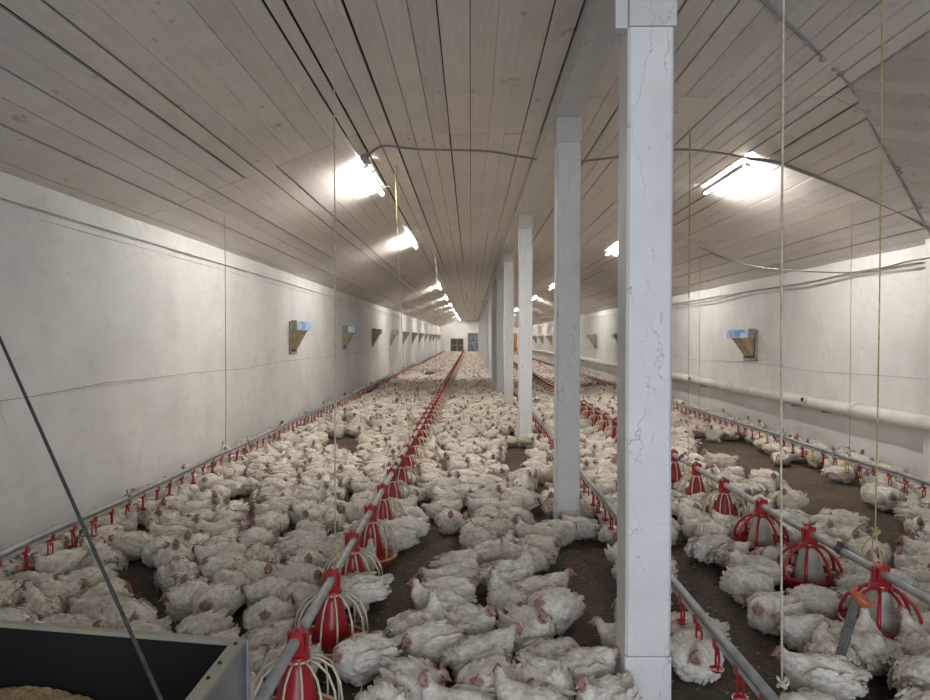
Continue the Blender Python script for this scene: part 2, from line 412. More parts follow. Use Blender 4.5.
    sl = (HR - .025 - HF) / (WR + .05 - CR)
    bm_keep, tone_keep = bm, tone
    bm, tone = bm2, tone2
    s = -1.0
    u = Vector((1, 1, sl)).normalized(); v = Vector((1, -1, sl)).normalized(); n_ = u.cross(v); n_ = n_ if n_.z > 0 else -n_
    base = Vector((CR, 5.6, HF))
    u = (Vector((1, 1, sl)).normalized()); k = -70
    def board2(s0, w_):
        t = random.uniform(.80, .95); tt = (t, t, t*.98, 1); d = random.uniform(0, .004)
        vs = []
        for a in (s0, s0 + w_):
            for b in (0, 9.0):
                for c in (0, .02):
                    p = Vector((CR + a*.7071 + b*.7071, 5.6 + a*.7071 - b*.7071, 0)); p.z = HF + sl*(p.x - CR) + c + d
                    vs.append(bm2.verts.new(p))
        for q in ((0, 1, 3, 2), (4, 6, 7, 5), (0, 4, 5, 1), (2, 3, 7, 6), (0, 2, 6, 4), (1, 5, 7, 3)):
            f = bm2.faces.new([vs[i] for i in q])
            for l in f.loops: l[tone2] = tt
    s = -7.0
    while s < 3.0:
        w_ = random.uniform(.13, .18); board2(s, w_ - random.choice([.002, .004, .007, .01])); s += w_
    for co, no in (((CR, 0, 0), (-1, 0, 0)), ((WR + .05, 0, 0), (1, 0, 0)), ((0, YB, 0), (0, -1, 0))):
        bmesh.ops.bisect_plane(bm2, geom=bm2.verts[:] + bm2.edges[:] + bm2.faces[:], plane_co=co, plane_no=no, clear_outer=True)
    bm = bm_keep
    o = obj('ceiling', bm, M['plank']); tag(o, 'boarded ceiling painted grey white with dark gaps between boards', kind='structure')
    obj('ceiling_boards', bm2, M['plank'], o)
    bm = bmesh.new()
    for A, B in zip(prof[:-1], prof[1:]):
        prism(bm, [(A[0], A[1] + .05), (B[0], B[1] + .05), (B[0], B[1] + .12), (A[0], A[1] + .12)], YB - .3, YE + .3, 'y')
    tag(obj('roof', bm, M['dark']), 'dark roof space above the ceiling boards', kind='structure')
build_shell()

# batten along the diagonal joint
bm = bmesh.new()
P = [(1.3, 3.75), (1.68, 4.14), (2.24, 4.75), (3.0, 5.6), (3.65, 6.25), (4.95, 7.55)]
tube(bm, catmull([(x, y, ceil_h(x) - .006) for x, y in P], 4), .012, 6)
for k in range(7):
    t = random.uniform(0, 1); x = 2.4 + 2.4*t; y = 4.95 + 2.4*t
    box(bm, (x - .018, y - .014, ceil_h(x) - .022), (x + .018, y + .014, ceil_h(x) + .01), bev=.004)
tag(obj('ceiling_batten', bm, M['greyboard'], smooth=True), 'rough diagonal batten covering a ceiling joint, upper right', 'batten')

# ------------------------------------------------------------------ posts and beam
POST_X = 0.812
bm = bmesh.new()
y = YB
while y < YE - .1:
    y2 = min(y + random.uniform(5.2, 6.4), YE)
    j = random.uniform(-.006, .006)
    box(bm, (POST_X - .115 + j, y + .004, 3.43), (POST_X + .09 + j, y2, HF - .001), bev=.006); y = y2
tag(obj('ceiling_beam', bm, M['beam']), 'long painted timber beam under the ceiling resting on the row of posts', 'beam')
posts_y = [3.06, 5.83, 10.4, 15.0, 19.6, 24.2, 28.8, 33.4, 38.0, 42.6, 47.2, 51.8, 56.4, 61.0, 65.6, 70.2]
ORD = ['first', 'second', 'third', 'fourth', 'fifth', 'sixth', 'seventh', 'eighth', 'ninth', 'tenth', 'eleventh', 'twelfth', 'thirteenth', 'fourteenth', 'fifteenth', 'sixteenth',
       'seventeenth', 'eighteenth', 'nineteenth', 'twentieth']
def make_post(i, y):
    near = i == 0
    o = empty('support_post', (.779 if near else POST_X, y, 0))
    w = .100 if near else .098
    top = 2.946 if near else 3.22
    bm = bmesh.new(); zb0 = .202 if near else .155
    prev = None
    d = .2
    ph = random.uniform(0, 50)
    for z in np.linspace(zb0, top, 10):
        jx = .004 * noise.noise(Vector((z*1.2, ph, 0))); jy = .004 * noise.noise(Vector((z*1.2, 0, ph)))
        c = .012
        pts = [(-w + c, 0), (w - c, 0), (w, c), (w, d - c), (w - c, d), (-w + c, d), (-w, d - c), (-w, c)]
        ring = [bm.verts.new((px + jx, py + jy, z)) for px, py in pts]
        if prev:
            for k in range(8): bm.faces.new((prev[k], prev[(k+1) % 8], ring[(k+1) % 8], ring[k]))
        else: bm.faces.new(ring[::-1])
        prev = ring
    bm.faces.new(prev)
    obj('shaft', bm, M['post'], o)
    bm = bmesh.new(); box(bm, (-w - .003, -.003, -.03), (w + .003, d + .003, zb0 - .004), bev=.008)
    obj('footing', bm, M['post'], o)
    bm = bmesh.new()
    if near:
        box(bm, (-w + .004, -.012, top + .002), (w + .010, d + .012, 3.428), bev=.006)
        box(bm, (-w - .055, -.004, 2.94), (-w + .002, .06, 3.428), bev=.006)
    else:
        box(bm, (-w - .006, -.006, top + .002), (w + .006, d + .006, 3.428), bev=.006)
    obj('capital', bm, M['beam'], o)
    return o
for i, y in enumerate(posts_y):
    o = make_post(i, y)
    lab = ['broad white painted square post nearest the camera, standing among the chickens',
           'second white post along the row, pale capital under the beam, bare litter behind it'][i] if i < 2 else \
          '%s white post from the camera in the row down the middle' % ORD[i]
    tag(o, lab, 'post', 'white posts down the middle of the shed')

# ------------------------------------------------------------------ tube lights
def make_light(name='tube_light'):
    o = empty(name, (0, 0, 0))
    bm = bmesh.new(); box(bm, (-.040, .05, .016), (.040, 1.45, .040), bev=.004); obj('housing', bm, M['white'], o)
    for y in (.3, 1.15):
        bm = bmesh.new(); box(bm, (-.006, y, .036), (.006, y + .03, .085), bev=.002); obj('bracket', bm, M['greyboard'], o)
    bm = bmesh.new(); tube(bm, [(0, .03, -.010), (0, 1.47, -.010)], .019, 10); obj('tube', bm, M['tube'], o, smooth=True)
    for y in (0.0, 1.46):
        bm = bmesh.new(); box(bm, (-.02, y, -.034), (.02, y + .035, .03), bev=.004); obj('lamp_holder', bm, M['white'], o)
    return o
def hidden_by_posts(x, y, z): return False
proto = make_light(); first = True
LX, LY = -1.13, [7.75, 13.2, 25.6, 33.0, 40, 47, 54, 61, 67.5, 72.5]  # some of the far tubes are added to brighten the far end
RX, RY = 3.0, [7.7, 14.4, 25.6, 33.0, 40, 47, 54, 61, 67.5, 72.5]  # same added far tubes here, lifting dark stretches and the end wall
for side, X, Y in (('left', LX, LY), ('right', RX, RY)):
    for i, y in enumerate(Y):
        o = proto if first else dup(proto); first = False
        o.location = (X + (-.03 if side == 'left' else .03), y, HF - .105)
        o.rotation_euler = (0, (1.05 if side == 'left' else -1.05), random.uniform(-.02, .02))
        tag(o, ('lit fluorescent tube, %s from the camera in the %s ceiling row' % (ORD[i], side)) if i else 'nearest lit fluorescent tube of the %s ceiling row, big bright glow' % side, 'ceiling light', 'tube lights on the ceiling')
# junction box and cables
bm = bmesh.new(); lathe(bm, [(0, HF - .09), (.05, HF - .085), (.055, HF - .02), (.05, HF)], 14, (LX - .02, 7.60))
box(bm, (LX - .05, 7.62, HF - .10), (LX + .03, 7.72, HF - .05), bev=.005)
tag(obj('junction_box', bm, M['greyboard'], smooth=False), 'small round grey junction box at the end of the nearest left tube', 'junction box')
def cable(name, pts, r, mat, label, cat='cable', k=8, group=None, n=6):
    bm = bmesh.new(); tube(bm, catmull(pts, k), r, n)
    return tag(obj(name, bm, mat, smooth=True), label, cat, group)
cable('power_cable', [(LX, 7.6, HF - .05), at(383, 147, 7.25), at(417, 150, 7.3), at(483, 152, 7.35), at(517, 157, 7.4), at(560, 163, 7.4), at(620, 158, 7.3), at(673, 151, 7.3), at(715, 154, 7.5), (RX, 7.62, HF - .06)],
      .011, M['cable'], 'thin grey power cable sagging across the ceiling between the nearest two tubes', 'cable')
cable('power_cable', [(RX, 7.66, HF - .05), (3.25, 7.5, 3.46), (3.6, 7.4, 3.30), (4.0, 7.35, 3.12), (4.5, 7.32, 2.88), (4.93, 7.3, 2.62)],
      .022, M['cable'], 'thick grey cable running from the nearest right tube down to the wall', 'cable')
cable('power_cable', [(3.9, 12.0, 3.15), at(724, 259, 10.6), at(750, 266, 9.4), at(780, 270, 8.2), at(840, 273, 7.9), at(876, 269, 7.6), at(905, 262, 7.45), (4.88, 7.3, 2.45)],
      .009, M['cable'], 'pale cable drooping in the air towards the right wall', 'cable')
cable('power_cable', [(4.90, 20, 2.40), (4.90, 14.5, 2.36), (4.9, 12.5, 2.42), (4.9, 10.4, 2.40), (4.9, 9.0, 2.44), (4.89, 7.66, 2.42)],
      .012, M['cable'], 'thin cable along the top of the right wall', 'cable')

# ------------------------------------------------------------------ water pipe on the right wall
PX, PZ, PR = WR - .13, .69, .085
bm = bmesh.new()
ys = [YB + .1]
while ys[-1] < YE - .1: ys.append(min(ys[-1] + 4, YE - .05))
tube(bm, [(PX + .006*math.sin(y*.7), y, PZ + .012*math.sin(y*.45)) for y in ys], PR, 18)
pipe = tag(obj('wall_pipe', bm, M['pvc'], smooth=True), 'thick white plastic pipe fixed low along the right wall', 'pipe')
for y in [8.9, 12.9, 17, 21, 25, 29, 33, 37]:
    bm = bmesh.new()
    prof = [(PR + .001, y - .06), (PR + .012, y - .055), (PR + .012, y + .055), (PR + .001, y + .06)]
    n = 18; rings = [[bm.verts.new((PX + r*math.cos(2*PI*k/n), yy, PZ + r*math.sin(2*PI*k/n))) for k in range(n)] for r, yy in prof]
    for a, b in zip(rings[:-1], rings[1:]):
        for k in range(n): bm.faces.new((a[k], a[(k+1) % n], b[(k+1) % n], b[k]))
    obj('coupling', bm, M['pvc'], pipe, smooth=True)
for y in [7.2, 9.7, 10.6, 14.8, 19, 23]:
    bm = bmesh.new(); box(bm, (PX - .02, y, PZ - PR - .04), (WR + .005, y + .03, PZ - PR + .005), bev=.003); obj('bracket', bm, M['greyboard'], pipe)
for y, in [(10.05,), (15.2,)]:
    bm = bmesh.new(); tube(bm, [(PX - PR + .01, y, PZ + .02), (PX - PR - .05, y - .01, PZ + .03)], .04, 12)
    a = obj('outlet', bm, M['white'], pipe, smooth=True)
    bm = bmesh.new(); tube(bm, [(PX - PR - .045, y - .009, PZ + .03), (PX - PR - .053, y - .01, PZ + .031)], .031, 12)
    obj('opening', bm, M['dark'], a)

# ------------------------------------------------------------------ air inlets on both walls
def make_inlet(s):
    """s = +1 sticks out towards +x (left wall)"""
    o = empty('air_inlet', (0, 0, 0))
    H = .30
    bm = bmesh.new()
    for (a, b, c, d) in ((-.24, -.19, -H, H), (.19, .24, -H, H), (-.24, .24, -H, -H + .05), (-.24, .24, H - .05, H)):
        box(bm, (min(0, s*.035), a, c), (max(0, s*.035), b, d), bev=.004)
    obj('frame', bm, M['greyboard'], o)
    bm = bmesh.new(); box(bm, (min(0, s*.012), -.19, -H + .05), (max(0, s*.012), .19, H - .05)); obj('opening', bm, M['mesh'], o)
    bm = bmesh.new()
    prism(bm, [(s*.03, H - .06), (s*.25, H - .11), (s*.25, H - .125), (s*.03, -H + .10)], -.165, -.15, 'y')
    prism(bm, [(s*.03, H - .06), (s*.25, H - .11), (s*.25, H - .125), (s*.03, -H + .10)], .15, .165, 'y')
    prism(bm, [(s*.27, H - .12), (s*.05, -H + .09), (s*.035, -H + .10), (s*.255, H - .12)], -.165, .165, 'y')
    obj('flap', bm, M['wood'], o)
    bm = bmesh.new()
    prism(bm, [(s*.036, H - .01), (s*.27, H + .0), (s*.31, H - .03), (s*.30, H - .16), (s*.27, H - .165), (s*.036, H - .14)], -.195, .20, 'y')
    obj('hood', bm, M['blue'], o)
    bm = bmesh.new(); box(bm, (min(s*.03, s*.14), -.215, H - .17), (max(s*.03, s*.14), -.20, H + .02), bev=.004)
    obj('side_board', bm, M['greyboard'], o)
    return o
pl = make_inlet(1); prr = make_inlet(-1)
ly = [12.87 + 5.27*i for i in range(12)]; ry = [12.5, 17.8, 22.9, 28.0, 33.1, 38.2, 43.3, 48.4, 53.5, 58.6, 63.7, 68.8]
for side, p0, X, Y in (('left', pl, WL + .005, ly), ('right', prr, WR - .005, ry)):
    for i, y in enumerate(Y):
        if y > YE - 1: continue
        o = p0 if i == 0 else dup(p0)
        o.location = (X, y, 1.6 if side == 'left' else 1.47)
        if side == 'right': o.scale = (1.15, 1.2, .92)
        grey = i > 1 if side == 'left' else i > 0
        if grey:
            for ch in o.children:
                if ch.name.startswith('hood'): ch.material_slots[0].link = 'OBJECT'; ch.material_slots[0].material = M['greyboard']
        tag(o, ('nearest wall air inlet with daylight tinted blue hood on the %s wall' % side) if i == 0 else '%s hooded air inlet, %s from the camera on the %s wall' % ('grey' if grey else 'blue', ORD[i], side), 'air inlet', 'air inlets along the walls')
def wall_wire(X, s, z, Y, label):
    bm = bmesh.new(); pts = []
    for y in np.arange(YB + .2, 60, 1.0): pts.append((X + s*.03, y, z + .018*math.sin(y*1.1) + .01*math.sin(y*2.3)))
    tube(bm, pts, .0028, 5); tag(obj('pull_wire', bm, M['cable'], smooth=True), label, 'wire')
wall_wire(WL, 1, 1.18, ly, 'thin wire strung along the left wall below the air inlets')
wall_wire(WR, -1, 1.14, ry, 'thin wire strung along the right wall below the air inlets')

# ------------------------------------------------------------------ drinker lines
def nipple_bm(hook=1):
    """origin on the pipe axis, hanging down"""
    bm = bmesh.new()
    box(bm, (-.016, -.022, -.046), (.016, .022, -.004), bev=.003)
    tube(bm, [(0, 0, -.045), (0, 0, -.075)], .006, 6)
    tube(bm, [(0, -.02, -.04), (.004, -.024, -.085), (0, -.021, -.135)], .0055, 5)
    tube(bm, [(0, .018, -.06), (0, .02, -.1), (0, .018, -.135)], .0055, 5)
    lathe(bm, [(0, -.150), (.020, -.148), (.033, -.134), (.030, -.134), (.018, -.143), (0, -.144)], 12)
    return bm
def merge_copies(src, locs):
    n = len(src.vertices); co = np.empty(n*3, 'f'); src.vertices.foreach_get('co', co); co = co.reshape(n, 3)
    loops = np.empty(len(src.loops), 'i'); src.loops.foreach_get('vertex_index', loops)
    st = np.empty(len(src.polygons), 'i'); src.polygons.foreach_get('loop_start', st)
    me = bpy.data.meshes.new(src.name + '_many')
    K = len(locs); me.vertices.add(n*K); me.loops.add(len(loops)*K); me.polygons.add(len(st)*K)
    me.vertices.foreach_set('co', np.concatenate([co + np.array(l, 'f') for l in locs]).ravel())
    me.loops.foreach_set('vertex_index', np.concatenate([loops + n*i for i in range(K)]))
    me.polygons.foreach_set('loop_start', np.concatenate([st + len(loops)*i for i in range(K)]))
    me.update(calc_edges=True)
    for m in src.materials: me.materials.append(m)
    return me
def drinker_line(X, H, y0, y1, label, sp=.26, yellow=(), bend=0.0):
    o = empty('drinker_line', (X, y0, H))
    zf = lambda y: .006*math.sin(y*1.9) + .004*math.sin(y*4.1 + X)
    xf = lambda y: .006*math.sin(y*.8 + X)
    ys = list(np.arange(0, min(18, y1 - y0), .5)) + list(np.arange(18, y1 - y0, 3.0))
    bm = bmesh.new(); tube(bm, [(xf(y), y, zf(y) + .022) for y in ys], .019, 10); obj('support_pipe', bm, M['galv'], o, smooth=True)
    bm = bmesh.new()
    prev = None
    for y in ys:
        c = (xf(y), zf(y) - .012)
        ring = [bm.verts.new((c[0] + a, y, c[1] + b)) for a, b in ((-.012, -.012), (.012, -.012), (.012, .012), (-.012, .012))]
        if prev:
            for k in range(4): bm.faces.new((prev[k], prev[(k+1) % 4], ring[(k+1) % 4], ring[k]))
        else: bm.faces.new(ring)
        prev = ring
    bm.faces.new(prev)
    obj('water_pipe', bm, M['strip'], o)
    # nipples with drip cups
    nb = nipple_bm(); me = bpy.data.meshes.new('nipple_drinker'); nb.to_mesh(me); nb.free()
    for f in me.polygons: f.use_smooth = False
    me.materials.append(M['red'])
    me_y = me.copy(); me_y.materials[0] = M['yellow']
    allp = np.arange(.12, y1 - y0 - .2, sp)
    for i, y in enumerate(allp[:99]):
        c = bpy.data.objects.new('nipple_drinker', me_y if i in yellow else me); COL.objects.link(c); c.parent = o
        c.location = (xf(y), y, zf(y)); c.rotation_euler = (0, random.uniform(-.05, .05), random.uniform(-.3, .3))
        if i in yellow: c['label'] = 'yellow drip cup'
    if len(allp) > 99:
        m2 = merge_copies(me, [(xf(y), y, zf(y)) for y in allp[99:]])
        c = bpy.data.objects.new('distant_drinkers', m2); COL.objects.link(c); c.parent = o; c['kind'] = 'stuff'
    # hangers
    for k, y in enumerate(np.arange(2.2, 20, 3.0)):
        bm = bmesh.new(); tube(bm, [(xf(y), y, zf(y) + .04), (xf(y) - .01, y, zf(y) + .085)], .008, 6)
        box(bm, (xf(y) - .024, y - .02, zf(y) - .03), (xf(y) + .024, y + .02, zf(y) + .046), bev=.004)
        obj('hanger_clamp', bm, M['greyboard'], o)
    return tag(o, label, 'drinker line', 'nipple drinker lines')
DL = [(-2.76, .30, 3.4), (1.06, .30, 2.15), (4.08, .27, 5.7)]
drinker_line(-2.76, .30, 3.4, YE - 1, 'grey drinker pipe with red drip cups running beside the left wall')
drinker_line(1.06, .30, 2.15, YE - 1, 'drinker pipe with red drip cups just right of the post row', sp=.25)
drinker_line(4.10, .28, 5.7, YE - 1, 'drinker pipe with red and yellow drip cups beside the right wall', sp=.26, yellow=(7, 10, 15))

# ------------------------------------------------------------------ feeder lines
FL, FR, FH = -0.715, 2.14, .37
def feeder_line(X, y0, label, couplers):
    o = empty('feeder_line', (X, y0, FH)); bm = bmesh.new()
    ys = list(np.arange(0, YE - 1.5 - y0, 1.5))
    tube(bm, [(.006*math.sin(y), y, .005*math.sin(y*1.3)) for y in ys], .023, 14); obj('auger_pipe', bm, M['galv'], o, smooth=True)
    for y in couplers:
        bm = bmesh.new(); tube(bm, [(.006*math.sin(y), y - .03, .005*math.sin(y*1.3)), (.006*math.sin(y), y + .03, .005*math.sin(y*1.3))], .029, 12)
        box(bm, (-.012, y - .02, .02), (.012, y + .02, .05), bev=.003)
        obj('coupler', bm, M['steelrope'], o)
    return tag(o, label, 'feeder line', 'feeder pipes')
feeder_line(FL, 1.86, 'galvanised feeder pipe carrying red pans, left of the posts', [1.74, 4.8, 8, 11, 14])
feeder_line(FR, 1.9, 'galvanised feeder pipe carrying red pans, right of the posts', [2.15, 5.2, 8.3, 11, 14])
def make_feeder(kind):
    o = empty('feeder_pan', (0, 0, 0))
    # clamp cap over the pipe (pipe axis along y, height FH)
    bm = bmesh.new()
    prism(bm, [(-.012, FH + .050), (.012, FH + .050), (.028, FH + .026), (.034, FH - .035), (.044, FH - .055), (-.044, FH - .055), (-.034, FH - .035), (-.028, FH + .026)], -.032, .032, 'y')
    prism(bm, [(-.007, FH + .058), (.007, FH + .058), (.010, FH + .045), (-.010, FH + .045)], -.02, .02, 'y')
    for s in (-1, 1): box(bm, (s*.037 - .006, -.012, FH - .05), (s*.037 + .006, .012, FH + .04), bev=.003)
    lathe(bm, [(.034, FH - .052), (.048, FH - .056), (.052, FH - .078), (.044, FH - .078)], 18, close=True)
    obj('clamp_cap', bm, M['red'], o)
    # centre cone
    bm = bmesh.new()
    lathe(bm, [(.042, FH - .068), (.052, .26), (.082, .15), (.102, .06), (.096, .06), (.076, .15), (.046, .26), (.038, FH - .068)], 24, close=True)
    obj('feed_cone', bm, M['red'] if kind == 0 else M['dustwhite'], o, smooth=True)
    # grill
    bm = bmesh.new()
    n = 14 if kind == 0 else 8; r = .0052 if kind == 0 else .008
    if kind == 0:
        for k in range(n):
            a = 2*PI*(k + .3)/n; c, s = math.cos(a), math.sin(a)
            tube(bm, [(.050*c, .050*s, FH - .070), (.090*c, .090*s, FH - .078), (.140*c, .140*s, FH - .112), (.172*c, .172*s, .195), (.184*c, .184*s, .12), (.186*c, .186*s, .06)], r, 5)
    else:
        for k in range(n):
            a = 2*PI*(k + .3)/n; c, s = math.cos(a), math.sin(a)
            tube(bm, [(.050*c, .050*s, FH - .07), (.105*c, .105*s, FH - .095), (.155*c, .155*s, FH - .145), (.180*c, .180*s, .17), (.186*c, .186*s, .11)], [r, r*1.1, r*1.25, r*1.3, r*1.2], 6)
    ring = [(.186*math.cos(t), .186*math.sin(t), (.062 if kind == 0 else .118)) for t in np.linspace(0, 2*PI, 33)]
    tube(bm, ring, r, 5)
    tube(bm, [(.053*math.cos(t), .053*math.sin(t), FH - .072) for t in np.linspace(0, 2*PI, 25)], r, 5)
    obj('grill', bm, M['cream'] if kind == 0 else M['red'], o, smooth=True)
    # pan
    bm = bmesh.new(); hgt = .062 if kind == 0 else .118
    lathe(bm, [(0, .004), (.13, .004), (.165, .018), (.190, hgt), (.197, hgt + .002), (.193, hgt - .008), (.168, .010), (.13, -.002), (0, -.002)], 32)
    obj('pan', bm, M['orange'] if kind == 0 else M['red'], o, smooth=True)
    return o
fA = make_feeder(0); fB = make_feeder(1); usedA = usedB = False
left_y = [2.82] + [3.55 + .70*i for i in range(103)]
right_y = [3.66 + .745*i for i in range(96)]
FEED = []
for side, X, Y in (('left', FL, left_y), ('right', FR, right_y)):
    for i, y in enumerate(Y):
        if y > YE - 2: continue
        k = 1 if (side == 'right' and i < 3) else 0
        if k == 0:
            o = dup(fA) if usedA else fA; usedA = True
        else:
            o = dup(fB) if usedB else fB; usedB = True
        o.location = (X + .006*math.sin(y), y, 0); o.rotation_euler = (0, random.uniform(-.03, .03), 0)
        FEED.append((X, y))
        if i < 20:
            look = 'red feeder pan with white cone and thick red bars' if k else 'red feeder with cream wire grill'
            lab = '%s, %s on the %s pipe' % (look, ORD[i] if i else 'nearest', side)
        else:
            lab = 'small red feeder pan far down the %s feeder pipe' % side
        tag(o, lab, 'feeder', 'feeder pans on the %s pipe' % side if i < 20 else 'distant feeder pans on the %s pipe' % side)
# broken orange cup and hose
bm = bmesh.new()
c0 = at(858, 597, 3.45)
lathe(bm, [(.0, 0), (.035, .002), (.055, .03), (.06, .055), (.054, .055), (.048, .03), (.03, .008), (0, .008)], 14)
for f in [f for f in bm.faces if f.calc_center_median().x > .02 and f.calc_center_median().y > -.02 and f.calc_center_median().z > .02]: bm.faces.remove(f)
o = tag(obj('broken_cup', bm, M['orange'], smooth=True), 'broken orange plastic cup beside the nearest right feeder', 'plastic cup'); o.location = c0 - Vector((0, 0, .03)); o.rotation_euler = (.5, .3, .4)
pts = catmull([c0 + Vector((-.01, 0, -.01)), at(851, 622, 3.36), at(842, 655, 3.22), at(832, 685, 3.08), (1.50, 2.93, .03), (1.40, 2.80, .025)], 30)
bm = bmesh.new(); tube(bm, pts, [.020 + .003*((i % 4) < 2) for i in range(len(pts))], 10)
h = tag(obj('corrugated_hose', bm, M['hose'], smooth=True), 'grey black corrugated hose leaning beside the nearest right feeder pan', 'hose')
bm = bmesh.new(); tube(bm, pts[-75:], .0245, 10); obj('hose_sleeve', bm, M['hoserib'], h, smooth=True)

# ------------------------------------------------------------------ hanging cords
def cord(pts, r, mat, label, knot=None):
    o = empty('hanging_cord', pts[-1]); base = Vector(pts[-1])
    bm = bmesh.new(); tube(bm, catmull([Vector(p) - base for p in pts], 4), r, 6); obj('cord', bm, M[mat], o, smooth=True)
    if knot:
        bm = bmesh.new()
        for k in range(3):
            c = Vector((random.uniform(-.008, .008), random.uniform(-.006, .006), .012*k))
            tube(bm, [c + Vector((knot*math.cos(t), knot*.6*math.sin(t), knot*.5*math.sin(t*2 + k))) for t in np.linspace(0, 2*PI, 13)], r*1.3, 5)
        obj('knot', bm, M[mat], o, smooth=True)
    return tag(o, label, 'cord', 'cords hanging from the ceiling')
cord([(-.70, 3.6, HF), (-.70, 3.6, 2.0), (-.703, 3.6, FH + .16)], .0035, 'rope', 'pale cord dropping from the ceiling to the near left feeder pipe', .012)
bm = bmesh.new(); T = Vector((-.703, 3.6, FH + .16))
for dy in (-.07, 0, .07): tube(bm, catmull([T, T + Vector((.02, dy*.6, -.07)), Vector((FL, 3.6 + dy, FH + .028))], 5), .0035, 5)
tag(obj('cord_harness', bm, M['yrope'], smooth=True), 'yellow cord loops tying the left feeder pipe to its cord', 'cord')
cord([(-.88, 8.2, HF), (-.86, 8.2, 2.9)], .010, 'yrope', 'short thick yellow cord at the ceiling left of the posts')
cord([(-.86, 8.2, 2.93), (-.80, 8.2, 1.5), (-.72, 8.2, FH + .02)], .004, 'rope', 'thin pale cord under the thick yellow one, left feeder pipe', .014)
cord([(-2.76, 7.85, ceil_h(-2.76)), (-2.76, 7.85, .95), (-2.77, 7.85, .34)], .0035, 'cable', 'thin grey cord hanging close to the left wall', .012)
cord([(-.72, 14.5, HF), (-.72, 14.5, FH + .02)], .004, 'rope', 'fine cord further down the left feeder pipe', .014)
cord([(1.13, 2.56, HF), (1.13, 2.56, 1.6), (1.14, 2.555, .325)], .0042, 'rope', 'long pale rope with frayed knot beside the nearest post', .016)
cord([(2.14, 3.69, HF), (2.14, 3.69, 1.8), (2.13, 3.69, FH + .20)], .0035, 'yrope', 'yellow cord holding the near right feeder pipe', .014)
bm = bmesh.new(); T = Vector((2.13, 3.69, FH + .20))
for dx, dy, m in ((-.02, .10, -.1), (0, .03, -.06), (.0, -.05, -.08)): tube(bm, catmull([T, T + Vector((dx, dy*.8, m)), Vector((FR, 3.69 + dy, FH + .028))], 5), .0035, 5)
tag(obj('cord_harness', bm, M['yrope'], smooth=True), 'yellow cord loops tying the right feeder pipe to its cord', 'cord')
cord([(2.14, 6.9, HF), (2.14, 6.9, 2.0)], .006, 'yrope', 'thick yellow cord by the nearest right tube light')
cord([(2.14, 6.9, 2.0), (2.14, 6.9, FH + .02)], .0035, 'rope', 'thin cord between the nearest post and right air inlet', .012)
cord([(4.10, 7.6, ceil_h(4.10)), (4.1, 7.6, 1.4), (4.1, 7.6, .31)], .0035, 'rope', 'thin white cord down to the right wall drinker pipe', .012)
cord([(4.10, 12.6, ceil_h(4.10)), (4.1, 12.6, .31)], .0035, 'rope', 'fine cord past the second inlet of the right wall', .012)

